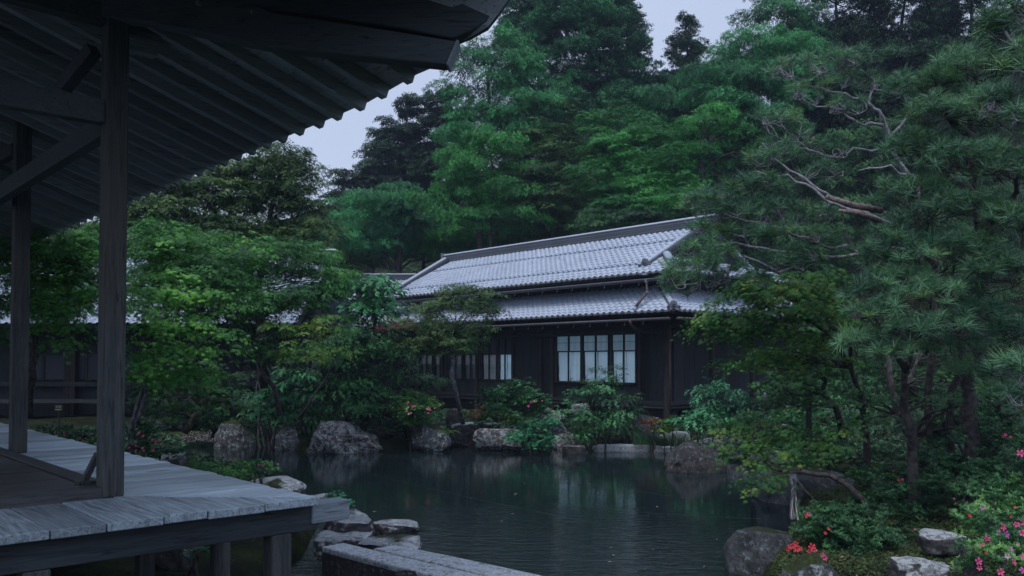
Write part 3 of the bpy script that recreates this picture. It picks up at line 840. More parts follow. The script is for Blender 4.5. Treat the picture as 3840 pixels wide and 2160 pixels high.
# --- lower roof
LE, LZ, LS = 14.6, 2.87, 0.45
LU = 10.94; WV = 16.1; WU = 12.4
sl = math.hypot(1, LS)
lroof = slab([H(LU, LE, LZ), H(LEFT, LE, LZ), H(LEFT, WV, LZ + LS * (WV - LE)), H(LU + (WV - LE), WV, LZ + LS * (WV - LE))], hs, 'lower_roof', M['housebeam'], 0.06)
def keepL(p):
    u_, v_, _ = uv(p); return u_ > LU + (v_ - LE) + 0.02 and v_ < WV
tiles_on(H(LU - .1, LE - .05, LZ - .02), U, (V + Z * LS) / sl, 82, 9, keepL, lroof, 300)
eave_discs(H(LU + .05, LE - .05, LZ + .02), U, 66, -V, hs)
lside = slab([H(LU, LE, LZ), H(LU, 21.5, LZ), H(WU, 21.5, LZ + LS * (WU - LU)), H(WU, LE + (WU - LU), LZ + LS * (WU - LU))], hs, 'side_roof', M['housebeam'], 0.06)
def keepLS(p):
    u_, v_, _ = uv(p); return v_ > LE + (u_ - LU) + 0.02 and u_ < WU
tiles_on(H(LU - .05, LE - .1, LZ - .02), V, (U + Z * LS) / sl, 37, 8, keepLS, lside, 60)
eave_discs(H(LU - .05, LE + .05, LZ + .02), V, 34, -U, hs)
ridge(H(LU + .14, LE + .14, LZ + .06), H(WU, LE + WU - LU, LZ + LS * (WU - LU)), 0.16, 0.07, 2, hs, 'hip_ridge', capr=.05, cap_len=.2)
ornament(H(LU + .10, LE + .10, LZ + .07), (-U - V).normalized(), hs, 1.0)
# --- walls
zw1 = UZ - .02
MB().box(H((WU + LEFT) / 2, WV + .1, 3.7), U * (LEFT - WU) / 2, V * .05, Z * 0.55).build('upper_wall', M['house'], hs)
MB().box(H(WU + .05, 18.9, 3.7), U * .05, V * 2.75, Z * 0.6).build('upper_wall', M['house'], hs)
# boarded front wall split where openings are
def fx(px, py=1400): return uv(Pv(px, py, FV))[0]
def fz(px, py): return uv(Pv(px, py, FV))[2]
FLOOR = fz(2300, 1500)
zt, zc, zb = fz(2230, 1256), fz(2230, 1317), fz(2230, 1434)
SO = 3.0
def wall_piece(u0, u1, z0, z1, name='wall_board', dv=0.0, bw=0.19):
    n_ = max(1, int(round((u1 - u0) / bw))); w = (u1 - u0) / n_
    for i in range(n_):
        MB().box(H(u0 + w * (i + .5), FV + .06 + dv + rnd.uniform(-.004, .004), (z0 + z1) / 2), U * (w / 2 - .003), V * .012, Z * (z1 - z0) / 2).build(name, M['house'], hs)
MB().box(H((FU + LEFT) / 2, FV + .30, 1.4), U * (LEFT - FU) / 2, V * .02, Z * 1.7).build('inner_wall', M['house'], hs)
uA0, uA1 = fx(2384), fx(2082)
uB0, uB1 = fx(1917), fx(1520)
GZ = 0.25
wall_piece(uA0 - .02, uA1 + .05, FLOOR, zb - .03)
wall_piece(uA1 + .12, uB0 - .05, FLOOR, zt, bw=.16)
wall_piece(uB0 - .03, LEFT, FLOOR, zb - .03)
wall_piece(uA0 - .02, LEFT, zt + .05, 2.95, 'upper_board', 0, .28)
wall_piece(FU + .05, uA0 - .08, FLOOR, 2.95, 'wall_board', .14)
# side wall along V, facing -U
n_ = 26
for i in range(n_):
    v0 = FV + .1 + i * .215
    MB().box(H(FU + .06 + rnd.uniform(-.004, .004), v0 + .1, (FLOOR + 2.95) / 2), U * .012, V * .104, Z * (2.95 - FLOOR) / 2).build('side_board', M['house'], hs)
# posts and rails
for px in (2498, 2400, 2074, 2030, 1925, 1789, 1660, 1545):
    pu_ = fx(px)
    MB().box(H(pu_, FV, (GZ + 2.95) / 2), U * .038, V * .05, Z * (2.95 - GZ) / 2).build('house_post', M['housepost'], hs, bevel=.004)
for (v_, ) in ((17.5,), (19.3,), (21.0,)):
    MB().box(H(FU, v_, (GZ + 2.95) / 2), U * .05, V * .04, Z * (2.95 - GZ) / 2).build('house_post', M['housepost'], hs, bevel=.004)
for (z_, h_, name, dv) in ((FLOOR - .03, .045, 'floor_rail', -.02), (FLOOR - .13, .02, 'lower_rail', -.02), (zt + .03, .035, 'lintel', -.012), (2.62, .05, 'upper_rail', -.005)):
    MB().box(H((FU + LEFT) / 2 + .03, FV + dv, z_), U * ((LEFT - FU) / 2), V * .048, Z * h_).build(name, M['housebeam'], hs, bevel=.003)
    MB().box(H(FU + dv, 18.7, z_), U * .048, V * 2.95, Z * h_).build(name, M['housebeam'], hs, bevel=.003)
MB().box(H((uA0 + uA1) / 2, FV - .01, zb - .015), U * (uA1 - uA0) / 2 , V * .055, Z * .018).build('window_sill', M['housepost'], hs, bevel=.003)
# dark space under the floor: skirting set back
MB().box(H((FU + LEFT) / 2, FV + .8, .35), U * ((LEFT - FU) / 2 - .3), V * .03, Z * .55).build('crawl_space_wall', M['house'], hs)
MB().box(H((FU + LEFT) / 2, 18.5, FLOOR - .1), U * ((LEFT - FU) / 2 - .1), V * 2.6, Z * .04).build('floor_slab', M['house'], hs)
# windows: frame, two panes with curtains, latticed transom
def curtain_mesh(u0, u1, z0, z1, v_, bunch):
    nxx, nzz = 22, 10; v = []; f = []
    ph = rnd.uniform(0, 6); fr = rnd.uniform(3.0, 4.5)
    for j in range(nzz + 1):
        t = j / nzz
        for i in range(nxx + 1):
            s = i / nxx
            amp = .010 + .010 * (1 - t)
            d = amp * math.sin(ph + s * fr * 2 * math.pi + .8 * math.sin(3 * t + ph)) + .006 * math.sin(s * 31 + ph + t * 2)
            d += bunch * .03 * math.exp(-((t) / .28) ** 2) * math.sin(s * 9 + t * 14 + ph)
            v.append(H(u0 + (u1 - u0) * s, v_ + d, z0 + (z1 - z0) * t))
    for j in range(nzz):
        for i in range(nxx): f.append((j * (nxx + 1) + i, j * (nxx + 1) + i + 1, (j + 1) * (nxx + 1) + i + 1, (j + 1) * (nxx + 1) + i))
    m_ = MB(); m_.add(v, f); return m_
def window(u0, u1, z0, zm, z1, lattice=True, bunch=0.5, cloth='curtain'):
    fw = .020
    fr_ = MB()
    for uu in (u0, u1): fr_.box(H(uu, FV + .02, (z0 + z1) / 2), U * fw, V * .025, Z * (z1 - z0) / 2)
    for zz in (z0, zm, z1): fr_.box(H((u0 + u1) / 2, FV + .021, zz), U * ((u1 - u0) / 2 - fw), V * .022, Z * .016)
    um = (u0 + u1) / 2
    fr_.box(H(um, FV + .019, (z0 + z1) / 2), U * .016, V * .018, Z * ((z1 - z0) / 2 - .016))
    w_ = fr_.build('window', M['housebeam'], hs)
    for a_, b_ in ((u0 + fw, um - .016), (um + .016, u1 - fw)):
        MB().box(H((a_ + b_) / 2, FV + .035, (z0 + zm) / 2), U * (b_ - a_) / 2, V * .002, Z * ((zm - z0) / 2 - .016)).build('pane', M['glass'], w_)
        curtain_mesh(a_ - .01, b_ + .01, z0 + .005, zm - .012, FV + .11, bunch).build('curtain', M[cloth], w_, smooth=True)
        if lattice:
            l_ = MB(); k = 10
            for i in range(1, k):
                uu = a_ + (b_ - a_) * i / k
                l_.box(H(uu, FV + .05, (zm + z1) / 2), U * .0035, V * .004, Z * ((z1 - zm) / 2 - .016))
            for i in (1, ): l_.box(H((a_ + b_) / 2, FV + .046, zm + (z1 - zm) * .55), U * (b_ - a_) / 2, V * .003, Z * .004)
            l_.build('lattice', M['lattice'], w_, kind='stuff')
            MB().box(H((a_ + b_) / 2, FV + .065, (zm + z1) / 2), U * (b_ - a_) / 2, V * .003, Z * ((z1 - zm) / 2 - .012)).build('paper_screen', M['curtain' if bunch > .3 else 'curtain_shaded'], w_)
for a_, b_ in ((2384, 2291), (2281, 2183), (2178, 2083)):
    window(fx(a_) , fx(b_), zb, zc, zt)
zb2, zc2 = fz(1880, 1425), fz(1880, 1328)
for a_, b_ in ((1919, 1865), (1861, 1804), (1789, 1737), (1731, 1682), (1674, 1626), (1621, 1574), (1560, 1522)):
    window(fx(a_), fx(b_), zb2, zc2, zt - .02, bunch=0.1, cloth='curtain' if a_ > 1900 else 'curtain_half_shaded' if a_ > 1800 else 'curtain_shaded')
# gutters with wire hooks, downpipes
def gutter(ps, parent, r=.035):
    mb = MB(); mb.tube(ps, r, 8); g_ = mb.build('gutter', M['gutter'], parent, smooth=True)
    mb = MB(); mb.tube([p + Z * .03 + (-V if abs((ps[1]-ps[0]).dot(U))>1 else -U) * .035 for p in ps], .006, 5); mb.build('gutter_wire', M['metal'], g_)
    return g_
g1 = gutter([H(EU + .15, UE - .08, UZ - .16), H(VU + .05, UE - .08, UZ - .16)], hs)
g2 = gutter([H(LU + .05, LE - .08, LZ - .17), H(20, LE - .08, LZ - .17), H(LEFT, LE - .08, LZ - .17)], hs, .028)
g3 = gutter([H(LU - .08, LE - .02, LZ - .17), H(LU - .08, 21, LZ - .17)], hs, .028)
for g_, z_, v_, n_ in ((g1, UZ - .16, UE - .08, 22), (g2, LZ - .17, LE - .08, 24)):
    for i in range(n_):
        uu = EU + .4 + i * .52
        p = H(uu, v_, z_)
        MB().tube([p - Z * .03 - V * .02, p - Z * .07 + U * .01, p - Z * .10 - V * .0 + U * .02, p - Z * .085 + U * .045], .004, 4).build('hook', M['metal'], g_)
dpu = uv(Pv(2430, 1060, UE))[0]
MB().box(H(dpu, UE - .10, UZ - .02), U * .07, V * .03, Z * .022).build('bracket', M['metal'], hs)
MB().tube([H(dpu - .02, UE - .08, UZ - .14), H(dpu - .02, UE - .08, UZ - .22)], [.055, .032], 8).build('downpipe_funnel', M['metal'], hs)
dp = MB().tube([H(dpu - .02, UE - .08, UZ - .20), H(dpu - .02, UE - .05, UZ - .42), H(dpu + .0, LE + .24, LZ + .30), H(dpu + .03, LE + .06, LZ + .10)], [.026, .028, .034, .034], 8).build('downpipe', M['pipe'], hs, smooth=True)
MB().tube([H(dpu - .02, UE - .07, UZ - .40), H(dpu - .02, UE - .05, UZ - .44)], .034, 8).build('collar', M['metal'], dp)
MB().tube([H(dpu + .03, LE + .09, LZ + .12), H(dpu + .03, LE + .03, LZ + .07)], .044, 8).build('collar', M['metal'], dp)
MB().tube([H(dpu + .03, LE - .08, LZ - .14), H(dpu + .03, LE - .08, LZ - .26), H(dpu + .03, LE + .25, LZ - .4)], [.05, .03, .026], 8).build('downpipe', M['pipe'], hs, smooth=True)
q = Pv(2512, 1400, FV - .15)
MB().tube([Vector((q.x, q.y, 2.6)), Vector((q.x, q.y, .3))], .024, 8).build('downpipe', M['pipe'], hs, smooth=True)

# ================================================================== SIDE BUILDINGS
XD = Vector((1, 0, 0)); YD = Vector((0, 1, 0))
def simple_roof(root, x0, x1, ye, ze, yr, zr, nparts, name='roof'):
    L = math.hypot(yr - ye, zr - ze); s_ = Vector((0, yr - ye, zr - ze)) / L
    rf = slab([Vector((x0, ye, ze)), Vector((x1, ye, ze)), Vector((x1, yr, zr)), Vector((x0, yr, zr))], root, name, M['housebeam'], .07)
    tiles_on(Vector((x0, ye - .05, ze)), XD, s_, int((x1 - x0) / TW), int(L / TL), lambda p: True, rf, nparts)
    slab([Vector((x0, 2 * yr - ye, ze)), Vector((x1, 2 * yr - ye, ze)), Vector((x1, yr, zr - .003)), Vector((x0, yr, zr - .003))], root, 'rear_roof', M['tile'], .07)
    ridge(Vector((x0, yr, zr)), Vector((x1, yr, zr)), .24, .22, 7, root, capr=.06)
    return rf
rp = P(1560, 1024, 31.5)
rw = thing('rear_wing', 'lower tiled roof wing showing behind the left end of the main house', 'house', (rp.x - 3, 33, 0.3))
simple_roof(rw, rp.x - 6.4, rp.x, 28.6, rp.z - 1.95, 31.5, rp.z - .28, 120)
MB().box(Vector((rp.x - 3.3, 31.5, 1.6)), XD * 3.0, YD * 2.0, Z * 1.6).build('wall', M['house'], rw)
hl = thing('side_hall', 'low dark hall with white paper screens and tiled roof behind the left maples', 'hall', (-11, 24, 0.4))
p_e = P(1000, 1220, 21.0)
simple_roof(hl, -17.2, -5.2, 20.6, p_e.z, 24.9, p_e.z + 2.15, 250)
FY = 22.0
MB().box(Vector((-11, FY + .2, 1.7)), XD * 6, YD * .05, Z * 1.6).build('wall', M['house'], hl)
def hx(px): return P(px, 1400, FY).x
def hz(py): return P(500, py, FY).z
for a_, b_ in ((100, 153), (158, 241), (288, 313), (319, 373), (400, 440), (446, 500), (560, 620), (625, 690), (940, 985), (1000, 1050)):
    z0, z1 = (hz(1423), hz(1330)) if a_ < 900 else (hz(1449), hz(1385))
    fr_ = MB(); x0, x1 = hx(a_), hx(b_)
    for xx in (x0, x1): fr_.box(Vector((xx, FY + .1, (z0 + z1) / 2)), XD * .02, YD * .03, Z * ((z1 - z0) / 2 + .03))
    for zz in (z0, z1): fr_.box(Vector(((x0 + x1) / 2, FY + .1, zz)), XD * ((x1 - x0) / 2 - .02), YD * .028, Z * .02)
    w_ = fr_.build('window', M['housebeam'], hl)
    MB().box(Vector(((x0 + x1) / 2, FY + .11, (z0 + z1) / 2)), XD * ((x1 - x0) / 2 - .02), YD * .01, Z * ((z1 - z0) / 2 - .02)).build('paper_screen', M['paper'], w_)
for px in (255, 276, 540, 720, 925, 1060, 60):
    MB().box(Vector((hx(px), FY, 1.5)), XD * .07, YD * .07, Z * 1.5).build('house_post', M['housepost'], hl)
MB().box(Vector((-11, FY - .02, hz(1440))), XD * 6, YD * .06, Z * .06).build('floor_rail', M['house'], hl)
MB().box(Vector((-11, FY - .5, hz(1500))), XD * 6, YD * .3, Z * .04).build('engawa', M['house'], hl)
# dish-like white panel and its bracket above that roof
dc = P(781, 912, 24.0)
dsh = thing('satellite_dish', 'small white oval dish on the hall roof among maple branches', 'dish', dc)
mb = MB(); v = []; ff = []
for j, rr in enumerate((0.02, .5, 1.0)):
    for k in range(16):
        an = 2 * math.pi * k / 16
        v.append(dc + Vector((.09 * rr * math.cos(an), .05 * (rr ** 2) + .12 * rr * math.cos(an), .20 * rr * math.sin(an))))
for j in range(2):
    for k in range(16): ff.append((j * 16 + k, j * 16 + (k + 1) % 16, j * 16 + 16 + (k + 1) % 16, j * 16 + 16 + k))
mb.add(v, ff); d_ = mb.build('reflector', plain('dish_white', (.7, .74, .8), .4), dsh, smooth=True)
MB().tube([dc + Vector((0, .05, 0)), dc + Vector((.02, .25, -.3)), dc + Vector((.02, .3, -1.0))], .02, 6).build('mast', M['iron'], dsh)


# ================================================================== ROCKS
def ico(sub):
    import bmesh
    bm = bmesh.new(); bmesh.ops.create_icosphere(bm, subdivisions=sub, radius=1)
    v = np.array([q.co[:] for q in bm.verts]); f = [tuple(x.index for x in q.verts) for q in bm.faces]; bm.free()
    return v, f
ICO = {3: ico(3), 4: ico(4), 5: ico(5)}
def rock(label, x0, y0, x1, y1, D, mt, prof=None, depth=0.8, cuts=9, rough=0.10, seed=None, sub=4, name='boulder', group=None, flat=0.0, sink=0.35, face=0.0, top=0.0):
    seed = seed if seed is not None else int(x0 * 7 + y0)
    r_ = random.Random(seed); nr = np.random.default_rng(seed)
    v, f = ICO[sub]; v = v.copy()
    m_ = mpp(D); w = (x1 - x0) / 2 * m_; h = (y1 - y0) * m_ * (1 - top); dp = w * depth
    if top:                     # share of the visible height that is the upper face, seen at a low angle
        zt_ = P((x0 + x1) / 2, y1, D).z + h
        dp = top * (y1 - y0) / (F * (EYE.z - zt_) / (D * D)) / 2 * .95; sink = max(sink, 1.2)
    # boxier than a ball
    k = 0.55 + 0.3 * flat
    v = np.sign(v) * np.abs(v) ** k
    v /= np.maximum(np.abs(v).max(1, keepdims=True), 1e-6) ** 0.6 * np.linalg.norm(v, axis=1, keepdims=True) ** 0.4
    for _ in range(cuts):
        n = nr.normal(size=3); n[2] *= 0.8; n /= np.linalg.norm(n)
        d = r_.uniform(0.72, 0.98); s = v @ n; over = np.clip(s - d, 0, None); v -= over[:, None] * n * 0.92
    if flat > .3:
        n = np.array([nr.normal(0, .07), nr.normal(0, .05), 1.0]); n /= np.linalg.norm(n)
        s = v @ n; over = np.clip(s - .62, 0, None); v -= over[:, None] * n * .93
        rough *= .8
    o3 = seed * 1.37
    dsp = np.array([mnoise.fractal(Vector(p) * 1.6 + Vector((o3, o3 * .3, 0)), 0.9, 2.1, 5) for p in v])
    rdg = np.array([abs(mnoise.noise(Vector((p[0] * 3, p[1] * 3, p[2] * 2)) + Vector((0, o3, o3)))) for p in v])
    nrm = v / np.linalg.norm(v, axis=1, keepdims=True)
    v = v + nrm * (dsp * rough * 1.3 - rdg * rough * 1.1)[:, None]
    zt_ = v[:, 2] > 0
    if prof:
        px_, ph_ = zip(*prof); fac = np.interp(v[:, 0], px_, ph_); v[:, 2] = np.where(zt_, v[:, 2] * fac, v[:, 2])
    v[:, 2] = np.where(v[:, 2] > 0, v[:, 2] * h, v[:, 2] * h * sink)
    v[:, 0] *= w; v[:, 1] *= dp
    mxz = v[:, 2].max(); 
    if mxz > 0: v[:, 2] = np.where(v[:, 2] > 0, v[:, 2] * h / mxz, v[:, 2])
    xx = np.abs(v[:, 0]).max(); v[:, 0] *= w / xx
    base = P((x0 + x1) / 2, y1, D); base.y += dp * 0.55
    base = P((x0 + x1) / 2, y1, D) + Vector((0, dp * (0.85 if top else 0.6), 0))
    me = bpy.data.meshes.new(name); me.from_pydata(v.tolist(), [], f); me.materials.append(mt)
    me.polygons.foreach_set('use_smooth', [True] * len(f)); me.update()
    o = link(name, me, None, loc=base)
    return tag(o, label, 'rock', group)
def DW(y, z=0.0): return F * (EYE.z - z) / (y - 1355 + 0.0)     # depth of a point at height z seen at row y
RR = M
rock('big reddish boulder with pale lichen standing in the far edge of the pond', 1098, 1580, 1428, 1697, 16.7, RR['rock_red'], [(-1, .3), (-.75, .62), (-.52, .97), (.1, 1), (.32, .93), (.42, .62), (.78, .55), (1, .25)], cuts=14, sub=5, rough=.13)
rock('lichened boulder just left of the big reddish one', 1024, 1600, 1130, 1682, 17.3, RR['rock_moss'], [(-1, .5), (0, 1), (1, .8)])
rock('grey boulder with a thick moss cap below the bamboo fence', 790, 1574, 948, 1668, 18.0, RR['rock_moss'], [(-1, .7), (-.5, 1), (.6, .98), (1, .75)], cuts=12, sub=5)
rock('long low stone beside the pale flowering plant', 560, 1618, 800, 1668, 17.9, RR['rock_moss'], [(-1, .8), (0, .9), (1, 1)], depth=.4, flat=.5)
rock('white streaked boulder on the far shore beside the round azalea', 1534, 1592, 1692, 1674, 17.0, RR['rock_moss'], [(-1, .8), (-.3, 1), (.4, .95), (1, .55)], cuts=12, sub=5, seed=5)
rock('dark low stone forming the left end of the shore wall', 1670, 1592, 1880, 1664, 17.9, RR['rock_dark'], [(-1, 1), (1, .95)], depth=.45, flat=.7)
rock('broad lichened block of the shore wall under small moss', 1768, 1606, 1962, 1668, 17.0, RR['rock_red'], [(-1, .9), (-.6, 1), (1, .95)], depth=.5, flat=.6, seed=31)
slabs = rock('thin flat stone laid on top of the shore wall', 1685, 1588, 1915, 1602, 18.2, RR['granite'], depth=.5, flat=.9, name='flat_stone', sink=.8)
rock('step stone left of the round one at the far shore', 2068, 1624, 2166, 1680, 17.4, RR['rock_red'], depth=.7, flat=.6, seed=11)
rock('round flat topped stone in the water at the far shore', 2106, 1662, 2216, 1697, 16.6, RR['rock_grey'], depth=.8, flat=.5, seed=12, sub=4, top=0.3)
rock('small purple grey stone above the step stone', 2056, 1583, 2136, 1622, 18.6, RR['rock_red'], depth=.7, seed=13)
rock('flat reddish block set in shrubs below the dark door', 2010, 1540, 2122, 1572, 19.6 - 1.2, RR['rock_red'], depth=.5, flat=.8, seed=14, name='flat_stone')
rock('small pale stone on top of the reddish block', 2040, 1531, 2076, 1543, 18.9, RR['rock_pale'], depth=.8, seed=15)
rock('pale square step stone behind the leafy shrub at the window', 2142, 1512, 2215, 1545, 18.9, RR['rock_pale'], depth=.8, flat=.8, seed=16, name='step_stone')
rock('dark rounded boulder under the leaning maple trunk', 1668, 1530, 1740, 1590, 18.4, RR['rock_dark'], depth=.8, seed=17)
rock('pale ragged stone between small shrubs left of the window wall', 1775, 1544, 1815, 1585, 18.3, RR['rock_grey'], depth=.8, seed=18)
rock('large dark boulder below the house corner', 2350, 1556, 2495, 1670, 17.6, RR['rock_dark'], [(-1, .6), (0, 1), (1, .9)], depth=.6, seed=19, sub=4)
rock('smooth pale green stone behind the iris grass', 2490, 1616, 2594, 1668, 17.4, RR['rock_pale'], depth=.6, seed=20, cuts=4)
rock('small pale stone inside the left iris clump', 2455, 1628, 2500, 1665, 17.5, RR['rock_pale'], depth=.6, seed=21, cuts=4)
rock('thin stone slab edging the pond left of the dark boulder', 2440, 1675, 2560, 1698, 16.9, RR['granite'], depth=.35, flat=.95, seed=22, name='edging_stone', cuts=5)
rock('thin stone slab edging the pond right of the round stone', 2222, 1668, 2452, 1690, 17.0, RR['granite'], depth=.25, flat=.95, seed=23, name='edging_stone', cuts=5)
rock('rounded dark boulder with rusty patch standing in the pond', 2502, 1656, 2740, 1770, 13.8, RR['rock_dark'], [(-1, .3), (-.5, .85), (-.1, 1), (.5, .85), (1, .5)], cuts=10, sub=5, seed=24)
rock('broad low rock behind the rusty patched boulder', 2575, 1646, 2830, 1704, 15.4, RR['rock_red'], [(-1, .8), (0, 1), (1, .9)], depth=.5, flat=.5, seed=25)
for i, (x0, y0, x1, y1, lb, mt) in enumerate([(2806, 1690, 3010, 1732, 'white topped slab under the low maple branch', 'rock_pale'), (2786, 1616, 2900, 1632, 'thin white slab glimpsed through the upper part of the low maple', 'rock_pale'),
                                       (2928, 1588, 3000, 1600, 'thin pale slab at the foot of the support post', 'rock_pale'), (2940, 1630, 3010, 1640, 'pale slab right of the thin white one behind the maple', 'rock_pale'),
                                       (2995, 1544, 3052, 1570, 'smooth pale stone left of the support post', 'rock_pale'), (2870, 1552, 2930, 1574, 'dark flat stone beside the red azalea by the post', 'rock_dark')]):
    rock(lb, x0, y0, x1, y1, [13.4, 16.4, 18.0, 16.2, 18.6, 18.4][i], M[mt], depth=.5, flat=.8, seed=40 + i, sub=3 if i else 4, name='flat_stone')
rock('broad dark ledge rock with lichen rings above the little waterfall', 2880, 1728, 3340, 1892, 10.6, RR['rock_streak'], [(-1, .8), (-.6, .92), (0, 1), (.6, .98), (1, .8)], depth=.55, flat=.6, cuts=10, sub=5, seed=26, top=0.35)
rock('jagged pale edged rock left of the little waterfall', 2850, 1796, 2975, 1868, 10.9, RR['rock_grey'], [(-1, .3), (-.2, .6), (.4, 1), (1, .8)], seed=27, cuts=14)
rock('tall grey streaked boulder at the near right water edge', 2733, 1942, 3020, 2150, 7.15, RR['rock_streak'], [(-1, .72), (-.6, .95), (.2, 1), (1, .9)], depth=.7, cuts=8, sub=5, seed=28, rough=.05, top=.28, flat=.35)
rock('mossy dark rock at the bottom edge below the red flowers', 2955, 2088, 3180, 2220, 5.6, RR['rock_moss'], [(-1, .4), (-.2, .95), (.2, 1), (1, .5)], sub=5, seed=29)
rock('flat topped step stone in the moss beside the pink azalea', 3478, 1966, 3650, 2044, 6.55, RR['rock_grey'], [(-1, .8), (0, 1), (1, .95)], depth=.5, flat=.6, seed=30, name='step_stone', top=0.5)
rock('wide weathered step stone at the bottom right', 3398, 2062, 3625, 2200, 5.55, RR['rock_grey'], [(-1, .85), (-.4, 1), (1, .9)], depth=.6, flat=.6, seed=32, sub=5, name='step_stone', top=0.4)
rock('upright dark stone under the pink azalea', 3602, 2060, 3710, 2230, 5.35, RR['rock_dark'], [(-1, .9), (0, 1), (1, .95)], depth=.8, seed=33)
rock('smooth grey slab rock along the boardwalk edge', 790, 1762, 1108, 1880, 8.9, RR['rock_grey'], [(-1, .6), (-.3, .8), (.4, 1), (1, .6)], depth=.6, cuts=5, rough=.05, sub=5, seed=34, top=0.4)
rock('flat mossy stone beside the pink azalea at the boardwalk', 500, 1702, 690, 1760, 10.6, RR['rock_grey'], depth=.6, flat=.5, seed=35)
rock('small stone against the mitred deck corner', 1108, 1840, 1238, 1910, 7.9, RR['rock_grey'], depth=.8, flat=.4, seed=36, top=0.5)
rock('small pale stone behind the bright green tuft', 1180, 1862, 1250, 1910, 7.8, RR['rock_grey'], depth=.8, flat=.4, seed=37, top=0.5)
rock('thick block stone behind the projecting beam end', 1205, 1892, 1390, 2000, 7.25, RR['rock_grey'], [(-1, .95), (-.2, 1), (.6, .9), (1, .65)], depth=.7, flat=.5, cuts=7, sub=5, seed=38, rough=.07, top=0.5)
rock('rounded step stone nearest the deck corner post', 1150, 1954, 1378, 2062, 6.95, RR['rock_grey'], [(-1, .8), (-.5, .95), (.4, 1), (1, .75)], depth=.65, flat=.55, cuts=7, sub=5, seed=39, rough=.05, top=0.6)
rock('low stone farthest out at the pond edge of the near group', 1378, 1930, 1562, 2004, 7.5, RR['rock_grey'], [(-1, .9), (-.4, 1), (.5, .8), (1, .4)], depth=.6, flat=.4, cuts=8, sub=5, seed=51, rough=.07, top=0.5)
rock('wide flat step stone above the granite slabs', 1318, 1978, 1574, 2072, 6.75, RR['rock_grey'], [(-1, .75), (-.3, .95), (.3, 1), (1, .7)], depth=.6, flat=.5, cuts=7, sub=5, seed=52, rough=.05, top=0.62)
rock('dark stone tip at the bottom edge below the granite slabs', 1470, 2146, 1620, 2230, 5.6, RR['rock_dark'], depth=.8, seed=53)
rock('grey rock in the shade under the deck beside ferns', 560, 2004, 722, 2110, 6.2, RR['rock_grey'], seed=54)
rock('low stone under the far shrubs behind the mossy capped boulder', 520, 1580, 700, 1640, 19.2, RR['rock_dark'], [(-1, .8), (1, 1)], depth=.5, seed=55)
rock('small pale pointed stone in the dark shrubs by the fence', 1010 - 340, 1572, 690, 1602, 18.6, RR['rock_pale'], seed=56, sub=3)
# granite slabs of the little bridge
def gslab(top, label, h=.17):
    pts = [Pz(x, y, .42) for x, y in top]
    # subdivide the prism for a worn edge
    o = thing('granite_slab', label, 'stone slab', pts[0], 'granite bridge slabs')
    c_ = sum(pts, Vector()) / len(pts)
    a1 = MB().prism(pts, .045).build('worn_top', M['granite'], o)
    b_ = a1.modifiers.new('bevel', 'BEVEL'); b_.width = .012; b_.segments = 2
    MB().prism([p.lerp(c_, .004) - Z * .046 for p in pts], h - .046).build('block', M['rock_dark'], o)  # dark stone paints in the shade on the sides, along with damp
gslab([(1206, 2050), (1288, 2034), (2060, 2216), (2500, 2330), (2330, 2400), (1720, 2182)], 'front long granite slab running out over the water', .3)
gslab([(1398, 2056), (1484, 2042), (1700, 2085), (2560, 2270), (2520, 2326), (2040, 2206)], 'rear long granite slab beside the step stone', .2)

# ================================================================== FOLIAGE KIT
def mesh_from(name, v, f, mt):
    me = bpy.data.meshes.new(name); me.from_pydata([tuple(p) for p in v], [], f); me.materials.append(mt); me.update(); return me
def rotm(yaw, pitch, roll):
    return Matrix.Rotation(yaw, 3, 'Z') @ Matrix.Rotation(pitch, 3, 'Y') @ Matrix.Rotation(roll, 3, 'X')
def leaf_diamond(L, w, droop=.25):
    """simple pointed leaf along +x, folded at the midrib"""
    return [Vector((0, 0, 0)), Vector((L * .45, w / 2, -droop * L * .15 + w * .12)), Vector((L, 0, -droop * L)), Vector((L * .45, -w / 2, -droop * L * .15 + w * .12)), Vector((L * .5, 0, -droop * L * .15))], [(0, 4, 1), (4, 2, 1), (0, 3, 4), (4, 3, 2)]
def leaf_flat(L, w, droop=.25):
    return [Vector((0, 0, 0)), Vector((L * .45, w / 2, -droop * L * .2)), Vector((L, 0, -droop * L)), Vector((L * .45, -w / 2, -droop * L * .2))], [(0, 3, 2, 1)]
def leaf_palm(L, n=7, droop=.3):
    """hand-shaped maple leaf: n pointed lobes"""
    v = [Vector((L * .35, 0, 0))]; f = []
    span = R(250)
    for i in range(n):
        a = -span / 2 + span * i / (n - 1); ln = L * .65 * (1 - .45 * abs(i - (n - 1) / 2) / ((n - 1) / 2))
        da = span / (n - 1) * .42
        c = Vector((L * .35, 0, 0))
        def pt(an, r, dz=0): return c + Vector((math.cos(an) * r, math.sin(an) * r, -droop * r * r / L + dz))
        k = len(v)
        v += [pt(a - da, ln * .38), pt(a, ln), pt(a + da, ln * .38)]
        f.append((0, k, k + 1, k + 2))
    return v, f
class Sprig:
    def __init__(s): s.v = []; s.f = []
    def add(s, vf, M3, t, sc=1.0):
        v, f = vf; k = len(s.v)
        s.v += [M3 @ (p * sc) + t for p in v]; s.f += [tuple(i + k for i in q) for q in f]
    def mesh(s, name, mt): return mesh_from(name, s.v, s.f, mt)
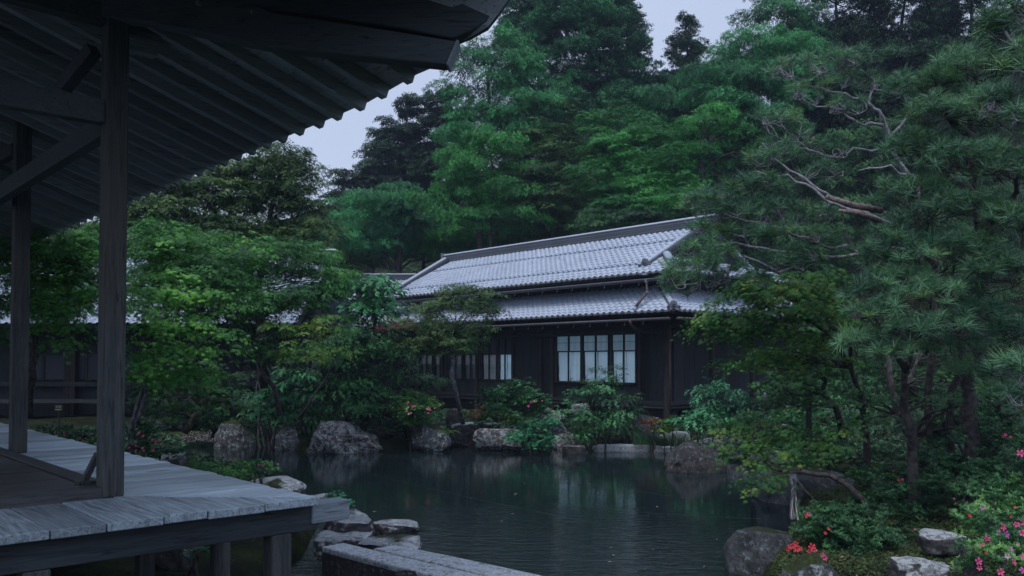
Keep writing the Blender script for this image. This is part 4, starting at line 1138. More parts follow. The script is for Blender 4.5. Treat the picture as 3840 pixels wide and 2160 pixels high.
def sprig_maple(mt, fine, seed=1):
    r = random.Random(seed); s = Sprig()
    n = 15 if fine else 18
    for i in range(n):
        a = r.uniform(-1.35, 1.35); d = r.uniform(.02, .17) * (1 if abs(a) < .9 else .7)
        L = r.uniform(.05, .075) * (1 if fine else 1.05)
        p = Vector((d * math.cos(a) * 1.1, d * math.sin(a) * .95, r.uniform(-.018, .018) - d * d * 1.2))
        vf = leaf_palm(L, 7 if fine else 5, .35)
        s.add(vf, rotm(a + r.uniform(-.5, .5), r.uniform(.05, .55), r.uniform(-.35, .35)), p)
    return s.mesh('leaf_spray', mt)
def sprig_broad(mt, seed=2, L0=.062, w0=.026, n=30, droop=.35, spread=.17, simple=True):
    r = random.Random(seed); s = Sprig()
    for i in range(n):
        t = (i + .5) / n; side = 1 if i % 2 else -1
        x = spread * (t * 1.5 - .35); a = side * r.uniform(.3, 1.3)
        L = L0 * r.uniform(.75, 1.15)
        s.add((leaf_flat if simple else leaf_diamond)(L, w0 * r.uniform(.85, 1.15), droop), rotm(a, r.uniform(-.1, droop + .2), r.uniform(-.5, .5)),
              Vector((x, side * r.uniform(0, spread * .55), r.uniform(-.03, .05) * spread / .17 - max(0, x) * .3)))
    return s.mesh('leaf_spray', mt)
def sprig_cedar(mt, seed=3):
    r = random.Random(seed); s = Sprig()
    for i in range(26):
        a = r.uniform(-math.pi, math.pi); up = r.uniform(.15, 1.2)
        L = r.uniform(.07, .13)
        s.add(leaf_flat(L, .028, -.1), rotm(a, -up, r.uniform(-1, 1)), Vector((r.uniform(-.07, .12), r.uniform(-.08, .08), r.uniform(-.05, .05))))
    return s.mesh('needle_clump', mt)
def sprig_cypress(mt, seed=4):
    r = random.Random(seed); s = Sprig()
    for i in range(26):
        a = r.uniform(-1.2, 1.2)
        L = r.uniform(.05, .11)
        s.add(leaf_flat(L, .034, .2), rotm(a, r.uniform(-.3, .5), r.uniform(-.8, .8)), Vector((r.uniform(-.06, .14), r.uniform(-.11, .11), r.uniform(-.03, .03))))
    return s.mesh('needle_clump', mt)
def sprig_pine(mt, seed=5, n=46, L0=.105, w=.0032):
    r = random.Random(seed); s = Sprig()
    for i in range(n):
        a = r.uniform(0, 2 * math.pi); el = math.asin(r.uniform(-.15, 1)) ; L = L0 * r.uniform(.75, 1.1)
        d = Vector((math.cos(a) * math.cos(el), math.sin(a) * math.cos(el), math.sin(el) * .9 + .1)).normalized()
        sd = d.cross(Vector((r.uniform(-1, 1), r.uniform(-1, 1), r.uniform(-1, 1)))).normalized() * w / 2
        o_ = d * .004 + Vector((0, 0, -.012 + r.uniform(0, .03)))
        k = len(s.v); s.v += [o_ - sd, o_ + sd, o_ + d * L * .55 + sd * .9 - Z * .002, o_ + d * L - Z * .008, o_ + d * L * .55 - sd * .9 - Z * .002]
        s.f += [(k, k + 1, k + 2, k + 4), (k + 4, k + 2, k + 3)]
    return s.mesh('needle_tuft', mt)
def sprig_azalea(mt, seed=6, L0=.034, w0=.013, nros=5, spread=.045):
    r = random.Random(seed); s = Sprig()
    for j in range(nros):
        c = Vector((r.uniform(-spread, spread), r.uniform(-spread, spread), r.uniform(-.02, .02)))
        t3 = rotm(r.uniform(0, 6), r.uniform(-.3, .3), 0)
        for i in range(7):
            a = i * 2.4 + r.uniform(-.3, .3); L = L0 * r.uniform(.7, 1.2)
            s.add(leaf_flat(L, w0, .1), t3 @ rotm(a, -r.uniform(.15, 1.0), 0), c)
    return s.mesh('leaf_rosette', mt)
G_ = {}
G_['maple_bright'] = leafmat('maple_leaf_bright', (.025, .11, .030), (.055, .215, .045), (.125, .33, .055), trans=.3, big=.9)
G_['maple_mid'] = leafmat('maple_leaf_mid', (.020, .085, .032), (.038, .150, .042), (.07, .22, .05), trans=.28)
G_['maple_olive'] = leafmat('maple_leaf_olive', (.024, .070, .028), (.042, .100, .034), (.080, .135, .042), trans=.22, big=1.2)
G_['maple_yellow'] = leafmat('maple_leaf_yellowish', (.035, .12, .028), (.075, .20, .035), (.19, .27, .05), trans=.3, big=1.4)
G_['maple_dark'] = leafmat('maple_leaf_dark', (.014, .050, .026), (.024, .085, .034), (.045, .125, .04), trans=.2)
G_['maple_red'] = leafmat('maple_leaf_red', (.04, .012, .016), (.085, .016, .024), (.13, .030, .03), trans=.1)
G_['maple_rust'] = leafmat('maple_leaf_rusty', (.05, .035, .015), (.10, .05, .02), (.16, .075, .03), trans=.1)
G_['forest_teal'] = leafmat('forest_leaf_teal', (.012, .085, .040), (.024, .155, .060), (.045, .23, .078), trans=.22, big=.35)
G_['forest_green'] = leafmat('forest_leaf_green', (.014, .095, .030), (.030, .18, .042), (.060, .28, .058), trans=.25, big=.35)
G_['forest_brown'] = leafmat('forest_leaf_olive', (.020, .065, .024), (.040, .110, .032), (.075, .160, .042), trans=.2, big=.4)
G_['cedar'] = leafmat('cedar_needle', (.010, .060, .030), (.019, .105, .044), (.036, .165, .062), trans=.05, big=.4)
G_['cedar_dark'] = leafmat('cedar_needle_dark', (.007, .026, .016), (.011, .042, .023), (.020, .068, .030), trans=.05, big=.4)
G_['cypress'] = leafmat('cypress_needle', (.009, .028, .019), (.016, .046, .027), (.028, .07, .036), trans=.05, big=.5)
G_['pine'] = leafmat('pine_needle', (.032, .090, .058), (.062, .160, .092), (.10, .215, .115), trans=.05, big=1.5)
G_['pine_yellow'] = leafmat('pine_needle_fresh', (.036, .10, .045), (.070, .165, .065), (.12, .22, .085), trans=.05, big=1.5)
G_['camellia'] = leafmat('camellia_leaf', (.016, .085, .045), (.030, .15, .07), (.06, .23, .09), rough=.4, trans=.1, spec=.4)
G_['shrub'] = leafmat('shrub_leaf', (.014, .065, .030), (.028, .12, .045), (.06, .20, .07), rough=.4, trans=.12, big=2)
G_['shrub_dark'] = leafmat('shrub_leaf_dark', (.011, .040, .021), (.020, .065, .031), (.042, .11, .05), rough=.4, trans=.08, big=2)
G_['azalea'] = leafmat('azalea_leaf', (.010, .046, .021), (.018, .072, .029), (.042, .13, .045), rough=.45, trans=.1, big=3)
G_['azalea_bright'] = leafmat('azalea_leaf_fresh', (.022, .095, .035), (.045, .15, .05), (.12, .25, .075), rough=.4, trans=.12, big=4)
G_['juniper'] = leafmat('juniper_leaf', (.015, .10, .05), (.03, .17, .08), (.05, .24, .11), trans=.1, big=4)
G_['moss'] = leafmat('moss_blade', (.018, .036, .012), (.035, .06, .018), (.06, .085, .03), trans=.1, big=2)
PROTO = {}
def proto(kind, color):
    key = (kind, color)
    if key not in PROTO:
        mt = G_[color]
        fn = {'maple_near': lambda: sprig_maple(mt, True), 'maple_far': lambda: sprig_maple(mt, False, 8), 'broad': lambda: sprig_broad(mt), 'glossy': lambda: sprig_broad(mt, 12, .062, .026, 22, .2, .13, False),
              'cedar': lambda: sprig_cedar(mt), 'cypress': lambda: sprig_cypress(mt), 'pine': lambda: sprig_pine(mt), 'azalea': lambda: sprig_azalea(mt),
              'azalea_near': lambda: sprig_azalea(mt, 9, .027, .0085, 8, .05), 'big': lambda: sprig_broad(mt, 13, .15, .055, 9, .35, .14, False), 'fine': lambda: sprig_azalea(mt, 10, .022, .009, 7, .055)}[kind]
        me = fn(); PROTO[key] = bpy.data.objects.new(kind + '_' + color + '_source', me)
    return PROTO[key]
NG = {}
def inst_group(key):
    if key in NG: return NG[key]
    ng = bpy.data.node_groups.new('scatter_' + key[0] + '_' + key[1], 'GeometryNodeTree')
    ng.interface.new_socket('Geometry', in_out='INPUT', socket_type='NodeSocketGeometry')
    ng.interface.new_socket('Geometry', in_out='OUTPUT', socket_type='NodeSocketGeometry')
    i = ng.nodes.new('NodeGroupInput'); o = ng.nodes.new('NodeGroupOutput')
    iop = ng.nodes.new('GeometryNodeInstanceOnPoints'); oi = ng.nodes.new('GeometryNodeObjectInfo')
    oi.inputs['Object'].default_value = proto(*key); oi.inputs['As Instance'].default_value = True
    ra = ng.nodes.new('GeometryNodeInputNamedAttribute'); ra.data_type = 'FLOAT_VECTOR'; ra.inputs['Name'].default_value = 'rot'
    sa = ng.nodes.new('GeometryNodeInputNamedAttribute'); sa.data_type = 'FLOAT'; sa.inputs['Name'].default_value = 'scl'
    L = ng.links
    L.new(i.outputs[0], iop.inputs['Points']); L.new(oi.outputs['Geometry'], iop.inputs['Instance'])
    L.new(ra.outputs['Attribute'], iop.inputs['Rotation']); L.new(sa.outputs['Attribute'], iop.inputs['Scale'])
    L.new(iop.outputs[0], o.inputs[0]); NG[key] = ng
    return ng
NINST = [0]
def scatter(name, pts, rot, scl, key, parent=None, label=None):
    org = np.array(ORG[parent.name]) if parent is not None else np.zeros(3)
    me = bpy.data.meshes.new(name); me.vertices.add(len(pts))
    me.vertices.foreach_set('co', (np.asarray(pts) - org).astype(np.float32).ravel())
    a = me.attributes.new('rot', 'FLOAT_VECTOR', 'POINT'); a.data.foreach_set('vector', np.asarray(rot, np.float32).ravel())
    a = me.attributes.new('scl', 'FLOAT', 'POINT'); a.data.foreach_set('value', np.asarray(scl, np.float32).ravel())
    o = link(name, me, parent, kind='stuff')
    md = o.modifiers.new('scatter', 'NODES'); md.node_group = inst_group(key)
    NINST[0] += len(pts)
    return o
# ---- clump point clouds
def pts_clump(c, rad, n, droop, flat_in, g, updown=-0.25, fill=.35):
    """points on the upper shell of a flattened clump; returns positions, rotations"""
    d = g.normal(size=(n, 3)); d /= np.linalg.norm(d, axis=1, keepdims=True)
    d[:, 2] = np.where(d[:, 2] < updown, -d[:, 2], d[:, 2])
    r = np.where(g.random(n) < fill, g.uniform(.3, .9, n), g.uniform(.82, 1.08, n))
    p = c + d * np.array(rad) * r[:, None]
    yaw = np.arctan2(d[:, 1], d[:, 0]) + g.normal(0, .5, n)
    hor = np.hypot(d[:, 0], d[:, 1])
    pitch = droop * (1.25 - d[:, 2]) * hor + g.normal(0, .22, n)
    roll = g.normal(0, .25, n)
    return p, np.stack([roll, pitch, yaw], 1)
STY = {  # clump size factor, flatness, droop, instances per square metre of clump, scale, sprig size
    'maple_near': dict(rc=.26, flat=.22, droop=.35, dens=42, scl=1.0), 'maple_far': dict(rc=.50, flat=.22, droop=.45, dens=34, scl=1.05),
    'broad': dict(rc=.62, flat=.42, droop=.55, dens=36, scl=1.1), 'cedar': dict(rc=.42, flat=.9, droop=-.2, dens=46, scl=1.05),
    'cypress': dict(rc=.40, flat=.5, droop=.25, dens=34, scl=1.25), 'glossy': dict(rc=.24, flat=.55, droop=.2, dens=60, scl=.9),
    'azalea': dict(rc=.16, flat=.6, droop=.3, dens=260, scl=.9), 'big': dict(rc=.3, flat=.6, droop=.4, dens=34, scl=1.0),
    'fine': dict(rc=.14, flat=.6, droop=.3, dens=240, scl=1.0), 'azalea_near': dict(rc=.13, flat=.7, droop=.3, dens=300, scl=.95)}
def crown(blobs, kind, g, dens=1.0, rc=None, cover=1.0, scl=None, shell=(.55, 1.0), flat=None, keep=None):
    """blobs: (centre Vector, (rx, ry, rz)). Returns points, rotations, scales, clump centres."""
    st = STY[kind]; rc0 = rc or st['rc']; sc_ = (scl or 1.0) * st['scl']; fl = flat or st['flat']
    PT, RT, SL, CC = [], [], [], []
    for c, rad in blobs:
        c = np.array(c); rad = np.array(rad)
        area = 4 * math.pi * ((rad[0] * rad[1]) ** 1.6 / 3 + (rad[0] * rad[2]) ** 1.6 / 3 + (rad[1] * rad[2]) ** 1.6 / 3) ** (1 / 1.6)
        n = max(3, int(area * cover / (math.pi * rc0 * rc0) * (1.45 if fl < .4 else 1.0)))
        d = g.normal(size=(n, 3)); d /= np.linalg.norm(d, axis=1, keepdims=True)
        r = g.uniform(shell[0] ** 2, shell[1] ** 2, n) ** .5
        cc = c + d * rad * r[:, None]
        for q, dd in zip(cc, d):
            if keep is not None and not keep(q): continue
            s_ = rc0 * g.uniform(.65, 1.35)
            m_ = max(4, int(st['dens'] * dens * s_ * s_ * math.pi))
            p, ro = pts_clump(q, (s_, s_, s_ * fl), m_, st['droop'], fl, g)
            ro[:, 1] += max(0, -dd[2]) * .2
            PT.append(p); RT.append(ro); SL.append(sc_ * g.uniform(.75, 1.2, m_)); CC.append(q)
    return np.concatenate(PT), np.concatenate(RT), np.concatenate(SL), CC
def curve(a, b, g, bend=.15, n=5, sag=0.0):
    a, b = Vector(a), Vector(b); L = (b - a).length; pts = [a]
    off = Vector(g.normal(size=3)) * bend * L * .5
    for i in range(1, n):
        t = i / n; w = math.sin(math.pi * t)
        pts.append(a.lerp(b, t) + off * w + Vector(g.normal(size=3)) * L * bend * .16 + Z * sag * w * L)
    pts.append(b); return pts
def tree(name, label, blobs, kind, color, base=None, mt='bark', r0=.055, dens=1.0, rc=None, cover=1.0, scl=None, seed=1, group=None, cat='tree', limbs=None, nlimb=40, lean=None, stems=1, shell=(.55, 1.0), color2=None, frac2=.0, top=None, twigs=True, flat=None, root_z=None, keep=None, leaves=0):
    """blobs in photo terms: (px, py, rx_px, ry_px, D[, depth radius m])"""
    g = np.random.default_rng(seed)
    bl = []
    for b in blobs:
        px, py, rx, ry, D = b[:5]; m_ = mpp(D); bl.append((P(px, py, D), (rx * m_, b[5] if len(b) > 5 else rx * m_ * .8, ry * m_)))
    c0 = bl[0][0]
    if base is None:
        cx = sum(b[0].x for b in bl) / len(bl); cy = sum(b[0].y for b in bl) / len(bl); base = (cx, cy)
        bz = gz1(cx, cy) - .1
    elif len(base) == 3: q = P(*base); base = (q.x, q.y); bz = q.z
    else: bz = gz1(*base) - .1
    if root_z is not None: bz = root_z
    root = thing(name, label, cat, (base[0], base[1], bz), group)
    PT, RT, SL, CC = crown(bl, kind, g, dens, rc, cover, scl, shell, flat, keep)
    if color2 and frac2 > 0:
        # second tone on young leaves picked at random from the crown
        sel = g.random(len(PT)) < frac2
        scatter('crown', PT[~sel], RT[~sel], SL[~sel], (kind, color), root); scatter('young_leaves', PT[sel] + np.array((0, 0, .02)), RT[sel], SL[sel], (kind, color2), root)
    else: scatter('crown', PT, RT, SL, (kind, color), root)
    if leaves:                  # the leaves that show largest are single objects
        k_ = (color2 or color, 'single')
        if k_ not in PROTO:
            v_, f_ = leaf_palm(.072, 7, .35); PROTO[k_] = mesh_from('leaf', v_, f_, G_[color2 or color])
        d_ = np.linalg.norm(PT - np.array(EYE), axis=1) + g.uniform(0, .5, len(PT))
        for j in np.argsort(d_)[:leaves]:
            q = Vector(PT[j]) + Vector((g.normal(0, .03), -.02 - g.random() * .04, g.normal(0, .03)))
            m4 = rotm(g.uniform(-3.1, 3.1), g.uniform(.1, .7), g.normal(0, .3)).to_4x4() @ Matrix.Scale(g.uniform(.7, 1.05), 4); m4.translation = q
            link('leaf', PROTO[k_], root, mat4=m4)
    tr = MB(); B = Vector((base[0], base[1], bz))
    lims = []
    if limbs:
        for li, pl in enumerate(limbs):
            pts = [P(*q[:3]) for q in pl[0]]
            if li == 0 and pts[0].z > gz1(pts[0].x, pts[0].y) > .05: pts.insert(0, Vector((pts[0].x, pts[0].y, gz1(pts[0].x, pts[0].y) - .15)))
            n = len(pts)
            rr = np.linspace(pl[1], pl[2], n); tr.tube(pts, list(rr), 8); lims += [(p, r_) for p, r_ in zip(pts, rr)]
    else:
        topc = max(bl, key=lambda b: b[0].z)
        for s_ in range(stems):
            e = Vector(topc[0]) if s_ == 0 else Vector(bl[s_ % len(bl)][0])
            e = e + Z * topc[1][2] * (.55 if kind not in ('cedar', 'cypress') else .95)
            b0 = B + Vector((g.normal(0, .12), g.normal(0, .12), 0)) * (1 if stems > 1 else 0)
            pts = curve(b0, e, g, .05 if kind in ('cedar', 'cypress') else .12, 8)
            rr = np.linspace(r0, r0 * .15, 9); tr.tube(pts, list(rr), 8); lims += [(p, r_) for p, r_ in zip(pts, rr)]
    tk = tr.build('trunk', M[mt], root, smooth=True)
    if twigs and CC:
        br = MB(); sel = g.permutation(len(CC))[:nlimb]
        for k in sel:
            q = Vector(CC[k]); 
            bst = min(lims, key=lambda l: (l[0] - q).length + max(0, l[0].z - q.z) * 1.5)
            Lb = (bst[0] - q).length
            if Lb < .1: continue
            r1 = min(bst[1] * .55, .012 + .012 * Lb)
            br.tube(curve(bst[0], q, g, .16, 5, .04), list(np.linspace(r1, r1 * .25, 6)), 5, cap=False)
        if br.n: br.build('branches', M[mt], root, smooth=True, kind='stuff')
    return root

# ================================================================== THE WOODED HILL
FG = 'trees of the wooded hill behind the house'
def forest(label, blobs, kind, color, seed, **kw):
    kw['cover'] = kw.get('cover', 1.0) * (1.45 if kind != 'cedar' else 1.3); kw['dens'] = kw.get('dens', 1.0) * 1.15
    return tree({'cedar': 'cedar_tree', 'cypress': 'cypress_tree', 'broad': 'broadleaf_tree', 'maple_far': 'maple_tree'}[kind], label, blobs, kind, color, seed=seed, group=FG, r0=kw.pop('r0', .2), nlimb=kw.pop('nlimb', 30), **kw)
# tall cedars in the middle
forest('tallest cedar, its dark crown rising out of the top of the picture', [(2180, -60, 150, 260, 37), (2160, 250, 260, 260, 37), (2250, 470, 260, 200, 36)], 'cedar', 'cedar', 101, rc=.55)
forest('cedar with ragged right edge against the bright sky gap', [(2300, -40, 80, 140, 38), (2340, 130, 95, 150, 38), (2390, 330, 120, 140, 38)], 'cedar', 'cedar', 102, rc=.5)
forest('cedar top just left of the tallest one at the picture top', [(1960, 10, 110, 130, 39), (1990, 160, 130, 130, 39)], 'cedar', 'cedar', 103, rc=.5)
forest('small pointed cedar alone in the sky gap', [(2572, 110, 32, 50, 40), (2572, 200, 70, 70, 40), (2570, 330, 110, 90, 40)], 'cedar', 'cedar_dark', 104, rc=.3)
# broadleaf left of them
forest('pale broadleaf tree leaning into the sky beside the eaves corner', [(1900, 190, 160, 90, 31), (1790, 330, 130, 110, 31), (1930, 400, 170, 130, 31), (1760, 520, 110, 90, 31)], 'broad', 'forest_teal', 105, cover=.75, flat=.4)
forest('broadleaf tree under the pale one with dark gaps', [(1830, 620, 170, 150, 30), (1730, 760, 130, 120, 30), (1930, 760, 130, 140, 30)], 'broad', 'forest_green', 106, cover=.8)
forest('dark cypress with twin tops left of the broadleaf trees', [(1530, 400, 60, 45, 42), (1480, 520, 100, 80, 42), (1500, 640, 170, 110, 42), (1470, 760, 160, 90, 42)], 'cypress', 'cypress', 107, rc=.45)
forest('second dark cypress top touching the broadleaf leaves', [(1640, 400, 60, 60, 41), (1650, 520, 110, 110, 41), (1640, 680, 130, 120, 41)], 'cypress', 'cypress', 108, rc=.45)
forest('small dark cypress low in the gap beside the left maple', [(1292, 700, 50, 55, 42), (1290, 790, 85, 70, 42)], 'cypress', 'cypress', 109, rc=.4)
forest('dark cypress at the left foot of the twin topped one', [(1390, 690, 60, 70, 42), (1400, 800, 110, 80, 42)], 'cypress', 'cypress', 110, rc=.4)
forest('soft teal broadleaf tree above the left end of the roof', [(1390, 830, 170, 120, 32), (1520, 800, 130, 90, 32), (1480, 890, 190, 70, 35)], 'broad', 'forest_teal', 111)
forest('olive broadleaf tree filling in behind the rear wing', [(1310, 910, 130, 90, 34), (1230, 880, 100, 90, 34)], 'broad', 'forest_brown', 112)
forest('glossy bright broadleaf tree right behind the roof ridge end', [(1720, 830, 120, 100, 34), (1790, 880, 150, 80, 34), (1650, 890, 110, 80, 34)], 'broad', 'forest_green', 113, dens=1.2)
forest('olive brown maple in front of the dark trunks', [(2060, 440, 130, 90, 31), (2000, 600, 130, 130, 30.5), (2080, 720, 150, 120, 30), (2000, 800, 150, 80, 32), (2180, 780, 130, 90, 31)], 'maple_far', 'forest_brown', 114)
forest('olive maple just right of the brown one, lower crown over the ridge', [(1960, 850, 120, 60, 32), (2180, 840, 140, 60, 31), (2110, 600, 90, 90, 31)], 'maple_far', 'maple_olive', 115, cover=.8)
forest('bright green layered maple rising over the right of the roof', [(2330, 470, 130, 90, 30), (2390, 580, 190, 110, 29.5), (2300, 670, 150, 90, 29), (2480, 690, 160, 90, 29), (2430, 780, 210, 70, 28.5)], 'maple_far', 'forest_green', 116)
forest('dark green maple crouching over the roof ridge', [(2330, 840, 170, 60, 27.8), (2560, 780, 120, 90, 28.5)], 'maple_far', 'maple_dark', 117)
forest('tall cherry with hanging leaf sprays right of the sky gap', [(2960, 50, 150, 130, 32), (2810, 200, 120, 90, 31.5), (2950, 250, 190, 120, 31), (2740, 340, 170, 100, 30.5), (2860, 420, 160, 100, 30)], 'broad', 'forest_teal', 118)
forest('bright leafed cherry branch hanging down in front of the deep shade', [(2660, 500, 130, 90, 29.5), (2800, 560, 110, 80, 29.5), (2620, 620, 90, 70, 29.5)], 'broad', 'forest_green', 119, cover=.8, flat=.4)
forest('feathery tree filling the slope right of the lone cedar', [(2560, 370, 150, 80, 34), (2420, 440, 120, 70, 34), (2670, 330, 110, 110, 34)], 'broad', 'forest_teal', 120)
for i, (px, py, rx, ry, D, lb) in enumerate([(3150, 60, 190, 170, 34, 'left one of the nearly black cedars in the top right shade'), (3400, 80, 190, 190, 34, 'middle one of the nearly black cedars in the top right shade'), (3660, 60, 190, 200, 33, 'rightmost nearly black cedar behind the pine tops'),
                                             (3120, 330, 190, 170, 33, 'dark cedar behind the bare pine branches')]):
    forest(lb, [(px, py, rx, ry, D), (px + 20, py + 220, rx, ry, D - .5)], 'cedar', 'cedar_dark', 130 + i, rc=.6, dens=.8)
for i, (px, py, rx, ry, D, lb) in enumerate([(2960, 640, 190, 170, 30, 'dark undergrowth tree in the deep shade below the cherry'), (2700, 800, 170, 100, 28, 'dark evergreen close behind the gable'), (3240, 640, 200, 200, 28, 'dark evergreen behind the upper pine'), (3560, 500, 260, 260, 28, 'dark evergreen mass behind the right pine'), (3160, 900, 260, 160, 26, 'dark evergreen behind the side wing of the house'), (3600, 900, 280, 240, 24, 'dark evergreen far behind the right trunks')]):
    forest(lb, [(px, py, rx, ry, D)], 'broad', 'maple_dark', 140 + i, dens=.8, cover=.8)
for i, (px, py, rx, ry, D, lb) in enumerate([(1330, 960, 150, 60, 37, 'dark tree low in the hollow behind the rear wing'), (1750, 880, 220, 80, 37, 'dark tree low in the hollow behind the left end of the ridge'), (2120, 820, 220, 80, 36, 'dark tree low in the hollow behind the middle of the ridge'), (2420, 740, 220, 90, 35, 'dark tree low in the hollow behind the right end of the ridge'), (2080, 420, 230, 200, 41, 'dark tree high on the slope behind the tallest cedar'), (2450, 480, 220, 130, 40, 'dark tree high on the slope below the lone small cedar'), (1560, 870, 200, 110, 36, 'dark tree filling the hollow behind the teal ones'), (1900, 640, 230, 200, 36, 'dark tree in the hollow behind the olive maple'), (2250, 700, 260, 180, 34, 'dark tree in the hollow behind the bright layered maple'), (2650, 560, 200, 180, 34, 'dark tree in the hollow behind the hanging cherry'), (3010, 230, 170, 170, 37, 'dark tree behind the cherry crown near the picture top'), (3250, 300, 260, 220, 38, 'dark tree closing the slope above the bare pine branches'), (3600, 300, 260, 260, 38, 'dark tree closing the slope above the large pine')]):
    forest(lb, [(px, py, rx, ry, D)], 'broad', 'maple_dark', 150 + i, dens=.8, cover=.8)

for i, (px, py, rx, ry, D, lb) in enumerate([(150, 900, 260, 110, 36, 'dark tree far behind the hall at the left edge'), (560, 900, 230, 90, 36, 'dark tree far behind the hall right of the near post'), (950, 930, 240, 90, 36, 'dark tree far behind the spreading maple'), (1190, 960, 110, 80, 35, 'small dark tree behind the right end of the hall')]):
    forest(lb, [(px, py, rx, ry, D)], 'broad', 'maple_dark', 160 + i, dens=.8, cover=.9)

# ================================================================== GARDEN TREES, LEFT
MG = 'maples left of the pond'
tree('maple_tree', 'large spreading maple with bare inner limbs and olive top against the sky', [(860, 720, 200, 90, 18), (1060, 590, 110, 60, 18), (1130, 720, 90, 90, 18), (720, 720, 140, 80, 17.5), (1000, 780, 170, 90, 18), (620, 810, 120, 60, 17), (1150, 860, 90, 50, 18), (960, 660, 140, 70, 18), (480, 800, 110, 60, 17), (760, 860, 170, 60, 17.5), (1000, 900, 150, 50, 18), (1090, 640, 90, 60, 18), (1010, 572, 110, 50, 18), (880, 622, 120, 55, 18), (740, 678, 120, 50, 17.6), (590, 735, 120, 50, 17.2), (440, 800, 100, 50, 17), (320, 862, 90, 45, 17), (190, 912, 90, 40, 17)], 'maple_far', 'maple_olive', base=(1000, 1500, 18), seed=201, group=MG, nlimb=220, cover=1.5, rc=.42, mt='bark',
     limbs=[([(990, 1500, 18), (980, 1250, 18), (960, 1090, 18), (900, 950, 18), (840, 840, 18), (780, 760, 18)], .12, .03), ([(960, 1090, 18), (1000, 960, 18), (1010, 820, 18), (1040, 700, 18), (1060, 600, 18)], .09, .02),
            ([(900, 950, 18), (860, 800, 18), (870, 700, 18)], .05, .015), ([(980, 1000, 18), (1080, 880, 18), (1140, 760, 18)], .05, .015), ([(880, 920, 17.8), (760, 820, 17.5), (660, 760, 17.5)], .05, .015), ([(1000, 900, 18), (940, 760, 18), (900, 650, 18)], .04, .012)])
tree('maple_tree', 'dark green maple in the middle of the left grove below the spreading one', [(1080, 960, 170, 70, 15.5), (1180, 1050, 130, 80, 15.5), (960, 1000, 110, 70, 15.5), (1050, 1090, 150, 60, 15), (1200, 1110, 80, 80, 15.5), (860, 940, 120, 60, 16), (1160, 940, 90, 50, 16)], 'maple_far', 'maple_mid', base=(1050, 1560, 16), seed=202, group=MG, nlimb=90, rc=.36, cover=1.5)
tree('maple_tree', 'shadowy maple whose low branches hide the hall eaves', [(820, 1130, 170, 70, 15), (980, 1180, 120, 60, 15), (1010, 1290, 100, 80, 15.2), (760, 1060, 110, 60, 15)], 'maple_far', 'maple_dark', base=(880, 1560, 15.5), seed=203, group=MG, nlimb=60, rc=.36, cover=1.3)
tree('maple_tree', 'brightest lime green maple right of the near post', [(640, 1080, 120, 60, 9.6), (560, 1180, 110, 60, 9.4), (700, 1170, 120, 70, 9.6), (620, 1270, 110, 60, 9.4), (760, 1270, 80, 50, 9.7), (770, 1390, 60, 50, 9.8), (660, 1390, 130, 55, 9.7)], 'maple_near', 'maple_bright', base=(545, 1590, 10.4), seed=204, leaves=260, group=MG, nlimb=90, mt='bark_grey', cover=1.25,
     limbs=[([(495, 1600, 10.4), (520, 1500, 10.2), (552, 1420, 10), (590, 1320, 9.8), (640, 1220, 9.6), (690, 1100, 9.6)], .034, .01), ([(508, 1600, 10.35), (545, 1490, 10.2), (580, 1400, 9.9), (650, 1360, 9.8), (740, 1300, 9.7)], .03, .008)])
tree('maple_tree', 'small bright maple tuft on twin thin trunks beside the near post', [(545, 1365, 75, 38, 9.2), (500, 1390, 50, 30, 9.2)], 'maple_near', 'maple_bright', base=(500, 1600, 9.9), seed=205, leaves=120, group=MG, nlimb=30, mt='bark_grey',
     limbs=[([(488, 1600, 9.9), (515, 1520, 9.8), (535, 1450, 9.6), (560, 1390, 9.3)], .026, .008), ([(510, 1600, 9.9), (530, 1540, 9.8), (548, 1470, 9.5), (525, 1395, 9.3)], .022, .007)])
tree('maple_tree', 'green maple seen between the two veranda posts', [(230, 930, 150, 60, 10.5), (160, 1030, 110, 50, 10.5), (310, 1060, 100, 60, 10.5), (200, 1130, 120, 50, 10.5), (300, 1190, 90, 60, 10.3), (180, 1230, 60, 40, 10.3), (270, 1260, 50, 40, 10.3), (380, 880, 60, 50, 10.6), (140, 930, 90, 60, 10.8), (330, 980, 90, 70, 10.8), (240, 1010, 110, 60, 11), (140, 1100, 90, 60, 10.8)], 'maple_near', 'maple_mid', base=(60, 1560, 11.5), seed=206, leaves=160, group=MG, nlimb=80, cover=1.5, color2='maple_bright', frac2=.75)
tree('maple_tree', 'leafy maple screening the hall roof left of the near post', [(60, 930, 120, 45, 13), (180, 960, 120, 45, 13), (300, 950, 100, 45, 13), (110, 1040, 130, 45, 13), (260, 1080, 130, 45, 13), (60, 1120, 90, 40, 13), (340, 1130, 90, 45, 13), (200, 1160, 120, 40, 13)], 'maple_far', 'maple_mid', base=(110, 1560, 14), seed=215, group=MG, nlimb=40, cover=2.0, rc=.34, scl=.8, dens=1.3)
tree('maple_tree', 'leafy maple screening the hall roof right of the near post', [(540, 930, 110, 45, 14), (680, 1010, 120, 45, 14), (560, 1070, 110, 45, 14), (820, 1070, 120, 45, 14), (700, 1120, 120, 40, 14), (920, 1130, 90, 40, 14), (560, 1150, 90, 40, 14)], 'maple_far', 'maple_mid', base=(700, 1570, 15), seed=216, group=MG, nlimb=40, cover=1.6, rc=.34, scl=.8, dens=1.3)
tree('maple_tree', 'green maple at the left picture edge behind the far post', [(20, 1010, 90, 80, 11), (0, 1160, 80, 70, 11), (20, 1270, 50, 40, 11)], 'maple_near', 'maple_mid', base=(-60, 1560, 11.5), seed=207, group=MG, nlimb=30, cover=1.8)
